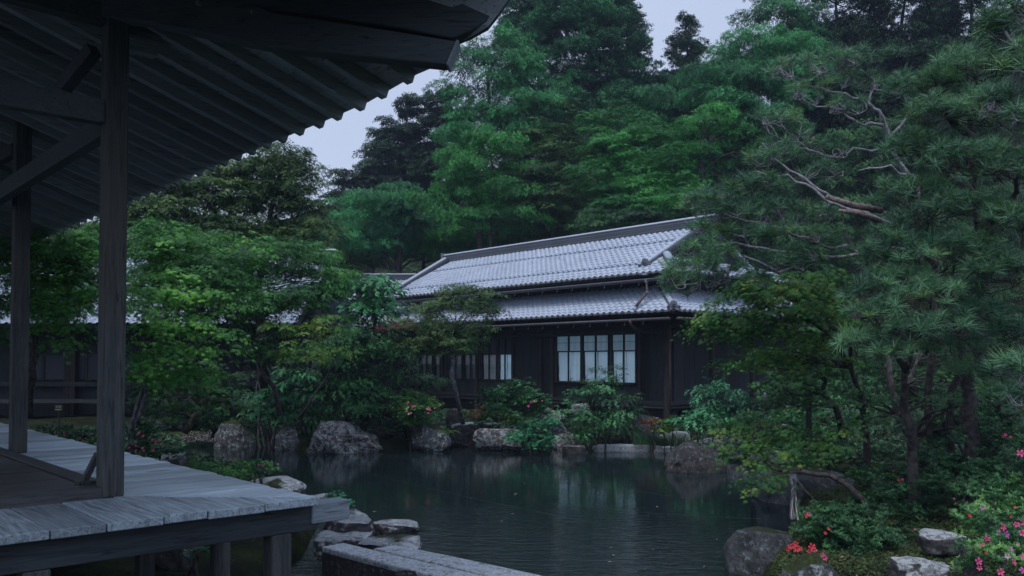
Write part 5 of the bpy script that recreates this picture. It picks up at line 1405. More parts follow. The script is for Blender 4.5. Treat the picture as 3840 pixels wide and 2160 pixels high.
tree('maple_tree', 'green maple crown spreading over the hall roof right of the near post', [(560, 890, 110, 60, 11.5), (700, 950, 150, 50, 11.5), (560, 990, 100, 60, 11.5), (760, 1030, 140, 50, 11.3), (860, 1000, 110, 40, 11.5), (930, 950, 60, 30, 11.5), (520, 1060, 70, 50, 11.3), (520, 930, 80, 60, 11.8), (640, 880, 110, 60, 12), (850, 930, 110, 60, 12), (640, 1040, 120, 60, 11.8), (900, 1070, 90, 50, 11.8)], 'maple_near', 'maple_mid', base=(640, 1600, 12.5), seed=208, leaves=120, group=MG, nlimb=90, cover=1.5, color2='maple_bright', frac2=.35, rc=.3)
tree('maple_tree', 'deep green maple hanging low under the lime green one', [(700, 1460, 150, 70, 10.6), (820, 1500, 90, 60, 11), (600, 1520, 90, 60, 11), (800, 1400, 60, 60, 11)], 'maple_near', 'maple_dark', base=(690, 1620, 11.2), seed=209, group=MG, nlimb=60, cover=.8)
tree('maple_tree', 'yellowish green young maple over the dark doorway shade', [(1130, 1240, 100, 40, 13.4), (1210, 1290, 90, 40, 13.4), (1090, 1320, 60, 30, 13.4), (1240, 1210, 70, 35, 13.6), (1150, 1350, 60, 25, 13.4)], 'maple_far', 'maple_yellow', base=(1120, 1570, 14.5), seed=210, group=MG, nlimb=40, r0=.02, mt='bark', rc=.26, cover=.9, scl=.8)
tree('camellia_tree', 'big leaved evergreen tree at the left gable end of the house', [(1390, 1130, 75, 50, 18.5), (1430, 1075, 40, 35, 18.5), (1340, 1100, 55, 40, 18.5), (1410, 1185, 50, 40, 18.5)], 'glossy', 'camellia', base=(1380, 1560, 18.8), seed=211, nlimb=40, scl=2.2, rc=.4, dens=.45)
tree('maple_tree', 'small maple with slender leaning trunk in front of the lower roof', [(1740, 1120, 110, 40, 17.0), (1800, 1170, 90, 35, 16.8), (1650, 1170, 120, 45, 17), (1560, 1230, 100, 40, 17), (1700, 1250, 110, 45, 16.8), (1600, 1290, 90, 35, 17), (1730, 1080, 60, 20, 17), (1790, 1230, 70, 30, 16.8), (1720, 1300, 80, 25, 16.8)], 'maple_far', 'maple_olive', base=(1738, 1604, 18.3), seed=212, nlimb=70, mt='bark_grey', rc=.30, scl=.75, dens=1.5, cover=1.35,
     limbs=[([(1738, 1604, 18.3), (1732, 1570, 18.0), (1716, 1500, 17.5), (1702, 1430, 17), (1690, 1400, 17), (1698, 1360, 17), (1684, 1320, 17), (1700, 1240, 17)], .055, .018), ([(1698, 1345, 17), (1670, 1320, 17), (1620, 1270, 17)], .025, .01)])
tree('maple_tree', 'dark red leaved maple between the green ones at the lower roof edge', [(1450, 1228, 60, 16, 16.6), (1520, 1213, 50, 13, 16.6)], 'maple_far', 'maple_red', base=(1440, 1560, 17.6), seed=213, nlimb=14, rc=.18, scl=.6, dens=1.1, mt='bark', r0=.018)
# shrubs on the far shore
SG = 'shrubs along the far shore of the pond'
def shrub(label, blobs, kind, color, seed, **kw):
    kw.setdefault('nlimb', 14); kw.setdefault('r0', .03); kw.setdefault('cat', 'shrub'); kw.setdefault('group', SG)
    nm = kw.pop('name', 'shrub')
    return tree(nm, label, blobs, kind, color, seed=seed, stems=kw.pop('stems', 3), **kw)
shrub('tall leafy shrub mass left of the round azalea', [(1330, 1300, 150, 70, 17.83), (1400, 1390, 130, 90, 17.78), (1270, 1400, 110, 80, 17.78), (1350, 1480, 150, 70, 17.73)], 'glossy', 'shrub', 301, rc=.3, scl=1.15, dens=.8)
shrub('dark upright evergreen shrub rising left of the shrub mass', [(1310, 1230, 80, 50, 18.03), (1240, 1330, 60, 60, 17.98), (1480, 1290, 70, 60, 18.08)], 'glossy', 'shrub_dark', 302, rc=.25, dens=.8)
shrub('glossy bright shrub over the mossy boulders', [(1010, 1500, 75, 55, 17.62), (1040, 1550, 70, 35, 17.62), (960, 1520, 40, 40, 17.68)], 'glossy', 'camellia', 303, rc=.2)
shrub('thin dark shrub with slender stems before the hall wall', [(990, 1310, 60, 50, 17.78), (1050, 1360, 50, 50, 17.78), (960, 1380, 40, 30, 17.80)], 'glossy', 'shrub_dark', 304, rc=.18, dens=.7, mt='bark_grey')
shrub('broad leaved plant with large glossy leaves among the shrubs', [(1100, 1415, 60, 30, 17.73), (1130, 1450, 40, 25, 17.73)], 'big', 'camellia', 305, rc=.2)
shrub('clipped round bush behind the mossy capped boulder', [(850, 1535, 60, 32, 18.40)], 'azalea', 'shrub', 306, rc=.16, dens=.6, scl=1.4)
shrub('dark low bushes behind the long stone', [(740, 1560, 110, 45, 19.00), (640, 1570, 90, 35, 19.00), (760, 1600, 70, 30, 18.60)], 'azalea', 'shrub_dark', 307, rc=.2, dens=.5, scl=1.5)
shrub('bushy mid green shrub under the tall mass at the water', [(1180, 1510, 110, 60, 17.88), (1140, 1440, 80, 50, 17.93), (1180, 1570, 70, 30, 17.88)], 'glossy', 'shrub', 308, rc=.22)
shrub('dark shrub dipping to the water right of the reddish boulder', [(1440, 1590, 90, 50, 17.95), (1400, 1560, 60, 50, 17.95), (1500, 1620, 50, 30, 17.98)], 'azalea', 'shrub_dark', 309, rc=.2, dens=.6, scl=1.4)
shrub('feathery olive shrub below the left windows', [(1520, 1400, 90, 50, 18.12), (1590, 1440, 100, 35, 18.18), (1500, 1480, 70, 40, 18.08)], 'glossy', 'shrub_dark', 310, rc=.2, dens=.8)
shrub('rusty tipped small shrub right of the leaning trunk', [(1785, 1530, 35, 25, 17.60), (1800, 1550, 40, 22, 17.50)], 'maple_far', 'maple_rust', 311, rc=.14, scl=.5, dens=2)
shrub('dense dark azalea below the boarded wall', [(1880, 1500, 90, 45, 18.2), (1960, 1490, 90, 45, 18.2), (2010, 1540, 60, 35, 18), (1860, 1560, 80, 35, 17.8)], 'azalea', 'shrub', 312, rc=.18, dens=.6, scl=1.3)
shrub('two small upright bushes standing above the dark azalea', [(1905, 1440, 26, 26, 18.4), (1990, 1440, 30, 28, 18.4)], 'azalea', 'shrub_dark', 313, rc=.12, dens=.7)
shrub('yellow green low shrub under the dark azalea', [(1870, 1580, 60, 25, 17.4), (1950, 1590, 50, 20, 17.4)], 'azalea', 'maple_olive', 314, rc=.12, dens=.6, scl=1.3)
shrub('bright juniper spreading over the shore wall', [(1990, 1650, 75, 32, 16.3), (2050, 1600, 60, 28, 16.6), (1960, 1610, 50, 20, 16.8), (2040, 1660, 40, 28, 16.2)], 'azalea', 'juniper', 315, rc=.13, dens=.8, scl=1.0)
shrub('tall leafy shrub standing in front of the white curtains', [(2250, 1440, 75, 30, 17.0), (2200, 1490, 80, 35, 17), (2290, 1490, 70, 35, 17), (2180, 1560, 80, 40, 16.8), (2290, 1570, 90, 35, 16.8), (2210, 1625, 90, 30, 16.7)], 'glossy', 'shrub', 316, rc=.2, dens=.85, shell=(.3, 1))
shrub('thin maple sapling reaching up across the curtains', [(2245, 1395, 40, 22, 17.2), (2310, 1390, 50, 22, 17.2), (2200, 1420, 30, 18, 17.1), (2330, 1425, 30, 12, 17.1)], 'maple_far', 'maple_dark', 317, rc=.16, scl=.5, dens=1.6, nlimb=30, cover=.7)
shrub('dark shrub at the house corner behind the tall leafy one', [(2340, 1510, 60, 40, 17.6), (2360, 1580, 60, 50, 17.4)], 'glossy', 'shrub_dark', 318, rc=.2)
shrub('glossy camellia bush before the dark side wall', [(2700, 1490, 100, 40, 15.4), (2640, 1470, 60, 35, 15.4), (2770, 1520, 70, 40, 15.4), (2720, 1550, 70, 30, 15.2)], 'glossy', 'camellia', 319, rc=.2, dens=.9)
shrub('lower spray of glossy leaves under the camellia bush', [(2620, 1570, 70, 25, 14.9), (2680, 1590, 60, 25, 14.9)], 'glossy', 'camellia', 320, rc=.18)
shrub('pale yellow green little shrub above the iris grass', [(2520, 1585, 40, 20, 16.4), (2490, 1610, 35, 18, 16.4)], 'azalea', 'maple_yellow', 321, rc=.1, scl=1.2, dens=.7)
shrub('orange red leaved little shrub beside the dark boulder', [(2450, 1592, 40, 14, 16.8)], 'azalea', 'maple_rust', 322, rc=.09, scl=1.1, dens=.8)
shrub('bushes closing the bank behind the low maple', [(2900, 1590, 130, 50, 16.8), (2780, 1600, 80, 40, 16.6), (3080, 1600, 120, 60, 16)], 'azalea', 'shrub', 323, rc=.2, dens=.5, scl=1.4)
shrub('small tuft of bright green juniper on the near stones', [(1255, 1872, 34, 15, 7.6), (1300, 1892, 34, 10, 7.6)], 'fine', 'juniper', 324, rc=.05, dens=1.6, scl=.8, nlimb=4, root_z=.3, cat='plant', name='juniper', group='small plants on the near stones')
shrub('leafy twigs beside the boardwalk slab rock', [(800, 1735, 70, 20, 9.2), (900, 1740, 60, 18, 9.2), (950, 1765, 50, 18, 9.1), (860, 1755, 60, 20, 9.1)], 'maple_near', 'maple_mid', 325, rc=.14, scl=.7, dens=2, root_z=.2, cat='plant', group='plants along the boardwalk edge')
shrub('sparse leaves growing in the shade under the deck', [(780, 1960, 60, 40, 6.2), (760, 2040, 50, 40, 6.2)], 'glossy', 'shrub', 326, rc=.12, scl=.5, dens=2, root_z=.1, cat='plant', group='plants under the deck')
# azaleas with flowers
def petal_flower(c, nrm, s, mt, parent, r_):
    z_ = Vector(nrm).normalized(); x_ = z_.cross(Vector((.3, .2, 1))).normalized(); y_ = z_.cross(x_)
    mb = MB(); a0 = r_.uniform(0, 6)
    for i in range(5):
        a = a0 + i * 2 * math.pi / 5
        def q(an, rr, h): return c + (x_ * math.cos(an) + y_ * math.sin(an)) * rr * s + z_ * h * s
        v = [q(a, .08, -.25), q(a - .5, .62, .12), q(a - .22, .98, .06), q(a + .22, .98, .06), q(a + .5, .62, .12), q(a, .6, .0)]
        mb.add(v, [(0, 1, 5), (1, 2, 5), (2, 3, 5), (3, 4, 5), (4, 0, 5)])
    mb.build('flower', mt, parent)
FL = {'pink': plain('petal_pink', (.62, .085, .25), .6, .2, 0, .3, 60), 'red': plain('petal_red', (.62, .055, .085), .6, .2, 0, .25, 60), 'rose': plain('petal_rose', (.62, .14, .24), .6, .2, 0, .3, 60), 'pale': plain('petal_pale', (.60, .42, .50), .7, .2, 0, .2, 60), 'magenta': plain('petal_magenta', (.48, .10, .38), .6, .2, 0, .3, 60)}
def flowers(root, blob_list, n, size, cols, seed, spots=None):
    r_ = random.Random(seed)
    if spots:
        for (px, py, D, c, s) in spots:
            p = P(px, py, D); petal_flower(p, Vector((r_.gauss(0, .35), -1, r_.uniform(.1, .8))), s * (.48 if D > 8 else .85) * mpp(D), FL[c], root, r_)
        return
    for i in range(n):
        px, py, rx, ry, D = r_.choice(blob_list)
        a = r_.uniform(-2.9, -.2) + math.pi; rr = r_.uniform(.2, .95)
        dx = math.cos(a) * rr; dyy = math.sin(a) * rr
        dep = math.sqrt(max(0, 1 - rr * rr))
        m_ = mpp(D)
        p = P(px + dx * rx, py - dyy * ry * .9 + ry * .2, D) + Vector((0, -dep * rx * m_ * .85, .02))
        petal_flower(p, Vector((dx * .6 + r_.gauss(0, .2), -dep - .3, abs(dyy) * .8 + .3)), size * r_.uniform(.75, 1.15), FL[r_.choice(cols)], root, r_)
AZ = 'azaleas in flower around the pond'
def azalea(label, bl, color, seed, n, size, cols, spots=None, **kw):
    o = shrub(label, bl, kw.pop('kind', 'azalea'), color, seed, group=AZ, name='azalea', **kw)
    flowers(o, bl, n, size, cols, seed, spots)
    return o
azalea('round clipped azalea with a few pink flowers by the white streaked boulder', [(1570, 1545, 75, 55, 16.9), (1540, 1510, 70, 40, 17.2)], 'azalea_bright', 401, 0, .04, ['rose'],
       [(1530, 1527, 16.2, 'rose', 10), (1531, 1508, 16.2, 'rose', 9), (1548, 1525, 16.2, 'pink', 9), (1554, 1522, 16.2, 'rose', 9), (1603, 1533, 16.1, 'rose', 12), (1612, 1536, 16.1, 'rose', 10), (1606, 1549, 16.1, 'pink', 9), (1526, 1541, 16.1, 'rose', 9), (1533, 1552, 16.1, 'pale', 9), (1541, 1549, 16.1, 'rose', 8), (1630, 1530, 16.2, 'rose', 7), (1653, 1600, 16.1, 'red', 6)], rc=.13, dens=1.2, cover=1.6, r0=.012)
flowers(bpy.data.objects['shrub.011'] if 'shrub.011' in bpy.data.objects else None, None, 0, .03, None, 5, [(1982, 1523, 17.3, 'pink', 12), (2004, 1505, 17.3, 'rose', 9), (1990, 1508, 17.3, 'rose', 8), (2033, 1503, 17.3, 'rose', 6)])
azalea('azalea with pink flowers right behind the near post at the boardwalk', [(530, 1650, 70, 40, 9.3), (600, 1690, 80, 35, 9.2), (500, 1690, 60, 30, 9.1)], 'azalea', 402, 0, .03, ['pink'],
       [(520, 1625, 8.9, 'pink', 13), (537, 1635, 8.9, 'pink', 13), (515, 1630, 8.9, 'rose', 10), (572, 1650, 8.8, 'pink', 12), (585, 1655, 8.8, 'rose', 13), (598, 1652, 8.8, 'pink', 12), (510, 1672, 8.7, 'pink', 12), (508, 1692, 8.7, 'pink', 13), (535, 1680, 8.7, 'rose', 12), (540, 1690, 8.7, 'pink', 12), (575, 1688, 8.7, 'pink', 14), (485, 1678, 8.7, 'pink', 10), (525, 1702, 8.6, 'pink', 9)], rc=.1, dens=.9, scl=.9)
azalea('low azalea with pink flowers left of the near post along the boardwalk', [(190, 1612, 60, 18, 12), (270, 1630, 70, 24, 11.6), (340, 1655, 40, 22, 11)], 'azalea', 403, 0, .03, ['pink'],
       [(222, 1622, 11.2, 'pink', 8), (243, 1630, 11.2, 'pink', 10), (262, 1634, 11, 'rose', 10), (270, 1630, 11, 'pink', 9), (300, 1640, 10.8, 'rose', 8), (308, 1650, 10.8, 'pink', 8), (240, 1622, 11.2, 'rose', 8)], rc=.12, dens=.7)
azalea('red and pink azalea patch left of the support post', [(2960, 1560, 60, 30, 17.4), (3060, 1570, 60, 30, 17)], 'azalea_bright', 404, 11, .026, ['rose', 'pink'], rc=.12, dens=.7)
azalea('azalea patch with small red flowers seen through the low maple', [(2850, 1610, 80, 30, 15.6)], 'azalea', 405, 5, .022, ['red', 'rose'], rc=.12, dens=.6)
azalea('twiggy azalea tips with red flowers by the boardwalk slab rock', [(960, 1750, 40, 20, 8.9), (1000, 1765, 30, 14, 8.8)], 'azalea_bright', 406, 0, .02, ['red'],
       [(970, 1742, 8.6, 'rose', 8), (985, 1745, 8.6, 'pink', 9), (1000, 1758, 8.6, 'rose', 8), (930, 1740, 8.6, 'red', 6)], rc=.06, dens=.9, scl=.8)
# right bank
RB = 'low azaleas covering the right bank'
def bank(label, bl, seed, color='azalea', spots=None, **kw):
    kw.setdefault('rc', .11); kw.setdefault('dens', .75)
    o = shrub(label, bl, kw.pop('kind', 'azalea_near'), color, seed, group=RB, name='azalea', **kw)
    if spots: flowers(o, None, 0, 0, None, seed, spots)
    return o
bank('dense dark azalea mound above the red flowers at the right bank', [(3180, 1990, 170, 80, 7.2), (3070, 2010, 90, 80, 7.2), (3320, 1960, 130, 70, 7.5), (3230, 2050, 140, 50, 6.9), (3120, 1930, 100, 50, 7.6)], 501, 'azalea',
     [(2987, 2058, 6.35, 'red', 17), (2964, 2050, 6.4, 'red', 13), (3000, 2057, 6.4, 'red', 12), (2984, 2040, 6.4, 'red', 14), (3045, 2050, 6.35, 'red', 17), (3052, 2062, 6.35, 'rose', 15), (3036, 2068, 6.3, 'red', 13), (3084, 2082, 6.3, 'rose', 13), (3094, 2092, 6.3, 'pink', 14), (2955, 2060, 6.4, 'red', 11), (3022, 1933, 6.7, 'red', 13), (3033, 1928, 6.7, 'rose', 10), (3107, 1983, 6.5, 'red', 9), (3095, 1999, 6.5, 'red', 8), (2990, 2112, 6.2, 'red', 6), (3430, 1985, 6.8, 'pink', 6)])
bank('long dark azalea mass under the leaning trunks', [(3330, 1820, 170, 80, 9.2), (3480, 1790, 150, 90, 9), (3300, 1890, 80, 50, 8.8), (3420, 1880, 140, 60, 8.4)], 502, 'azalea',
     [(3370, 1800, 8.2, 'red', 12), (3384, 1798, 8.2, 'pink', 11), (3353, 1764, 8.4, 'red', 9), (3578, 1870, 7.4, 'rose', 5)])
bank('azalea mass rising to the right behind the moss path', [(3620, 1720, 160, 80, 8.6), (3740, 1650, 130, 90, 8.8), (3600, 1630, 130, 70, 9.6), (3560, 1840, 100, 50, 8)], 503, 'azalea', [(3770, 1630, 8, 'pink', 9), (3790, 1638, 8, 'red', 7), (3762, 1636, 8, 'red', 7)])
bank('azalea with one pink bloom at the right picture edge', [(3790, 1780, 110, 70, 6.6), (3720, 1840, 90, 50, 6.6), (3830, 1720, 60, 50, 6.8)], 504, 'azalea', [(3828, 1700, 6.1, 'pink', 18)])
bank('big pink flowering azalea filling the bottom right corner', [(3770, 1950, 140, 80, 5.2), (3720, 1900, 90, 50, 5.6), (3820, 2020, 130, 100, 4.8), (3780, 2130, 150, 110, 4.6)], 505, 'azalea_bright',
     [(x, y, d, c, s) for (x, y, d, c, s) in [(3762, 1977, 4.45, 'pink', 18), (3775, 2005, 4.4, 'magenta', 18), (3701, 2020, 4.55, 'pink', 16), (3686, 1903, 4.9, 'magenta', 12), (3637, 1934, 4.9, 'red', 8), (3812, 1967, 4.4, 'pink', 14), (3838, 1960, 4.4, 'pink', 20), (3835, 2000, 4.3, 'pink', 18), (3792, 2060, 4.2, 'magenta', 12), (3684, 2045, 4.5, 'rose', 13), (3670, 2105, 4.4, 'pink', 18), (3778, 2086, 4.15, 'pale', 13), (3803, 2108, 4.1, 'pink', 16), (3752, 2145, 4.1, 'pink', 18), (3838, 2090, 4.1, 'pink', 16), (3835, 2140, 4.0, 'magenta', 17), (3818, 2040, 4.2, 'rose', 10), (3673, 2130, 4.4, 'rose', 12), (3698, 2074, 4.4, 'red', 6), (3790, 1938, 4.7, 'red', 8), (3745, 1992, 4.5, 'magenta', 9), (3806, 1902, 4.8, 'red', 7)]], rc=.12, dens=.9)
bank('dark azalea behind the ledge rock and waterfall', [(3220, 1700, 130, 35, 12), (3080, 1690, 100, 30, 12.3)], 506, 'shrub_dark')
bank('dark bushes on the slope behind the trunks', [(3220, 1600, 160, 80, 12.5), (3420, 1560, 150, 90, 12), (3620, 1500, 160, 100, 11.5), (3780, 1480, 120, 110, 11)], 507, 'shrub_dark', kind='glossy', rc=.25, dens=.7, scl=.9)
bank('mid green bushes between the support post and the leaning trunks', [(3130, 1500, 110, 70, 13.5), (3230, 1430, 110, 70, 13.5), (3330, 1480, 110, 80, 13)], 508, 'shrub', kind='glossy', rc=.25, dens=.7, scl=.9)

# ================================================================== GARDEN TREES, RIGHT
YG = 'maples right of the pond'
tree('maple_tree', 'yellow green maple hanging over the right end of the roof', [(2780, 1130, 110, 45, 9.6), (2680, 1190, 70, 25, 9.6), (2740, 1260, 60, 25, 9.6), (2800, 1350, 60, 30, 9.7), (2940, 1150, 100, 35, 9.4), (2860, 1100, 90, 30, 9.4), (3010, 1190, 90, 35, 9.3), (2900, 1060, 130, 45, 9.6), (2990, 1130, 130, 60, 9.4), (2840, 1210, 110, 45, 9.5), (3080, 1070, 120, 50, 9.6), (3040, 1230, 120, 60, 9.5), (3180, 1180, 110, 60, 9.6), (2930, 1300, 100, 50, 9.8), (3060, 1330, 110, 50, 9.8)], 'maple_near', 'maple_yellow', base=(3250, 1640, 10.6), seed=601, leaves=240, group=YG, nlimb=110, cover=1.3, color2='maple_mid', frac2=.45,
     limbs=[([(3250, 1650, 10.6), (3230, 1500, 10.4), (3190, 1380, 10), (3120, 1260, 9.8), (3000, 1180, 9.6), (2880, 1140, 9.6)], .05, .01), ([(3190, 1380, 10), (3190, 1240, 9.8), (3120, 1120, 9.6)], .03, .01)])
tree('maple_tree', 'deeper green maple behind the support post', [(2900, 1400, 90, 50, 11.5), (3010, 1430, 110, 60, 11.5), (2870, 1320, 60, 40, 11.5), (3130, 1340, 110, 60, 11.2), (2950, 1500, 100, 40, 11.8), (3100, 1250, 90, 50, 11)], 'maple_near', 'maple_mid', base=(3160, 1640, 12), seed=602, group=YG, nlimb=60, cover=1.2)
tree('maple_tree', 'low maple on a thick crooked branch reaching over the water', [(2850, 1570, 90, 30, 10.2), (2790, 1620, 100, 25, 10), (2920, 1620, 110, 30, 9.8), (2860, 1680, 110, 25, 9.6), (2990, 1680, 110, 35, 9.5), (2730, 1670, 70, 15, 9.8), (3020, 1715, 70, 16, 9.4), (2790, 1725, 60, 12, 9.5), (3100, 1650, 90, 40, 9.6), (2940, 1730, 80, 18, 9.4), (2880, 1800, 50, 14, 9.0), (2860, 1825, 30, 10, 9.0)], 'maple_near', 'maple_yellow', base=(3265, 1890, 8.9), seed=603, leaves=300, group=YG, nlimb=120, cover=.85, rc=.17, color2='maple_mid', frac2=.5, scl=.95, mt='bark',
     limbs=[([(3275, 1990, 8.6), (3262, 1910, 8.7), (3222, 1858, 8.8), (3168, 1812, 8.9), (3110, 1782, 9), (3060, 1778, 9), (3010, 1768, 9.1), (2960, 1772, 9.2), (2905, 1758, 9.3), (2872, 1728, 9.4), (2850, 1690, 9.5), (2838, 1660, 9.5)], .036, .014), ([(2838, 1680, 9.5), (2820, 1640, 9.7), (2850, 1600, 9.9), (2850, 1560, 10.1)], .018, .006), ([(3010, 1765, 9.1), (2990, 1720, 9.3), (3040, 1680, 9.5), (3090, 1640, 9.6)], .02, .006), ([(2960, 1765, 9.1), (3020, 1840, 9), (3060, 1880, 8.9)], .012, .005), ([(2900, 1748, 9.3), (2800, 1730, 9.4)], .012, .005), ([(3100, 1782, 9), (3060, 1830, 9)], .01, .004)])
tree('maple_tree', 'shaded maple foliage between the two leaning trunks', [(3250, 1330, 110, 60, 10.5), (3330, 1400, 80, 60, 10.5), (3500, 1430, 110, 70, 10.5), (3620, 1350, 110, 70, 10.8), (3500, 1300, 100, 50, 10.8), (3190, 1480, 90, 45, 10), (3270, 1560, 80, 40, 9.9), (3570, 1500, 110, 50, 9.6), (3660, 1560, 100, 50, 9.4)], 'maple_near', 'maple_dark', base=(3510, 1730, 9.9), seed=604, group=YG, nlimb=60, cover=1.2, mt='bark', color2='maple_mid', frac2=.25,
     limbs=[([(3480, 1740, 9.6), (3420, 1640, 9.7), (3370, 1560, 9.8), (3340, 1440, 10), (3330, 1330, 10.2)], .085, .03), ([(3370, 1560, 9.8), (3400, 1450, 9.9), (3440, 1350, 10.1)], .04, .015)])
tree('maple_tree', 'dim maple at the far right behind the azaleas', [(3700, 1250, 120, 70, 10.5), (3800, 1380, 90, 80, 10.5), (3700, 1450, 100, 50, 10.5)], 'maple_near', 'maple_dark', base=(3760, 1660, 11), seed=605, group=YG, nlimb=40, cover=1.1)
# ---- pines: needle tufts on fans of bare twigs
def pine(label, pads, limbs, seed, color='pine', base=None, dens=1.0, mt='bark_pine', r_t=.010, scl=1.0, color2='pine_yellow', frac2=.18, drop=.5, tw=1.0):
    g = np.random.default_rng(seed)
    root = thing('pine_tree', label, 'pine tree', P(*base) if base else P(*limbs[0][0][0]), 'pines on the right bank')
    tr = MB(); lim = []
    for li, pl in enumerate(limbs):
        pts = [P(*q) for q in pl[0]]
        if li == 0 and pts[0].z > gz1(pts[0].x, pts[0].y) > .05: pts.insert(0, Vector((pts[0].x, pts[0].y, gz1(pts[0].x, pts[0].y) - .15)))
        # kinked, resampled
        out = []; 
        for a_, b_ in zip(pts, pts[1:]):
            for t in (0, .33, .66): out.append(a_.lerp(b_, t) + Vector(g.normal(size=3)) * (b_ - a_).length * .05 * (t > 0))
        out.append(pts[-1]); rr = np.linspace(pl[1], pl[2], len(out)) * g.uniform(.88, 1.12, len(out))
        lim += list(zip(out, rr))
        if li == 0:      # dark plated bark below, paler flaking bark on the upper limbs
            k_ = min(10, len(out) - 2)
            MB().tube(out[:k_ + 1], list(rr[:k_ + 1]), 10).build('trunk', M['bark'], root, smooth=True); MB().tube(out[k_:], list(rr[k_:]), 8).build('limb', M[mt], root, smooth=True)
        else: MB().tube(out, list(rr), 8).build('limb', M[mt], root, smooth=True)
    LP = np.array([p[:] for p, _ in lim]); LR = np.array([r for _, r in lim])
    br = MB(); TP = []
    for (px, py, rx, ry, D, *rest) in pads:
        m_ = mpp(D); dr = rest[0] if rest else rx * m_ * .7
        c = P(px, py, D); A = math.pi * rx * m_ * dr
        n = int(A * 95 * dens * (1 + ry / max(rx, 1))) + 6
        a = g.uniform(0, 2 * math.pi, n); r = np.sqrt(g.random(n))
        x = np.cos(a) * r * rx * m_; y = np.sin(a) * r * dr
        z = (np.sqrt(np.clip(1 - r * r, 0, 1)) * 1.0 - .45 + g.normal(0, .16, n)) * ry * m_
        tp = np.stack([c.x + x, c.y + y, c.z + z], 1)
        tp += g.normal(0, .02, tp.shape)
        TP.append(tp)
        # twigs: sub-centres under the pad joined to the nearest limb, then to tufts
        k = max(3, n // 9); sub = tp[g.permutation(n)[:k]] - np.array((0, 0, 1)) * (ry * m_ * .45 + .03)
        cen = sub.mean(0); j = np.argmin(((LP - cen) ** 2).sum(1)); hub = Vector(LP[j]); r1 = min(LR[j] * .6, .03 * tw)
        mid = hub.lerp(Vector(cen), .6); main = curve(hub, mid, g, .25, 5); br.tube(main, list(np.linspace(r1, r1 * .55, 6)), 6, cap=False)
        for s_ in sub:
            q0 = main[int(g.integers(2, 6))] if (Vector(s_) - hub).length > (mid - hub).length * .5 else main[int(g.integers(1, 4))]
            c_ = curve(q0, Vector(s_), g, .17, 5); br.tube(c_, list(np.linspace(r1 * .38, .0045 * tw, 6)), 5, cap=False)
            dd = ((tp - s_) ** 2).sum(1); near = np.argsort(dd)[:6]
            for q in near: br.tube(curve(c_[int(g.integers(3, 6))], Vector(tp[q]) - Z * .02, g, .25, 3), list(np.linspace(.0042 * tw, .0028 * tw, 4)), 4, cap=False)
    br.build('branches', M[mt], root, smooth=True, kind='stuff')
    TP = np.concatenate(TP); n = len(TP)
    rot = np.stack([g.normal(0, .45, n), g.normal(0, .45, n), g.uniform(0, 6.28, n)], 1); sc_ = scl * g.uniform(.75, 1.2, n)
    s2 = g.random(n) < frac2
    scatter('needles', TP[~s2], rot[~s2], sc_[~s2], ('pine', color), root)
    scatter('young_needles', TP[s2], rot[s2], sc_[s2], ('pine', color2), root)
    return root
pine('pine with bare twisting silver branches in the upper right', [(3000, 250, 110, 40, 9.0), (3120, 230, 120, 40, 9), (3260, 215, 120, 40, 9), (3050, 330, 90, 50, 9), (3180, 390, 80, 40, 8.9), (2930, 450, 90, 40, 9), (2900, 560, 90, 55, 8.8), (2990, 520, 90, 40, 9.1), (3100, 560, 90, 35, 9), (3080, 640, 90, 35, 8.9), (3300, 330, 110, 60, 9.2), (3200, 300, 90, 40, 9.2)],
     [([(3480, 1560, 9.6), (3520, 1200, 9.5), (3500, 900, 9.4), (3440, 700, 9.3), (3330, 520, 9.2), (3310, 440, 9.1), (3260, 390, 9.1), (3170, 350, 9), (3080, 330, 9)], .045, .009, 'dark'), ([(3340, 530, 9.2), (3290, 560, 9.2), (3200, 555, 9.1), (3120, 590, 9), (3030, 560, 8.9)], .018, .007), ([(3310, 470, 9.1), (3240, 470, 9), (3180, 440, 9), (3130, 400, 9), (3060, 400, 9)], .018, .007), ([(3330, 520, 9.2), (3380, 470, 9.2), (3420, 400, 9.2), (3360, 330, 9.2)], .018, .008), ([(3260, 390, 9.1), (3280, 300, 9.1), (3200, 260, 9.1)], .014, .006), ([(3440, 700, 9.3), (3340, 620, 9.1), (3220, 640, 9)], .018, .008)], 701, dens=.6, tw=1.5)
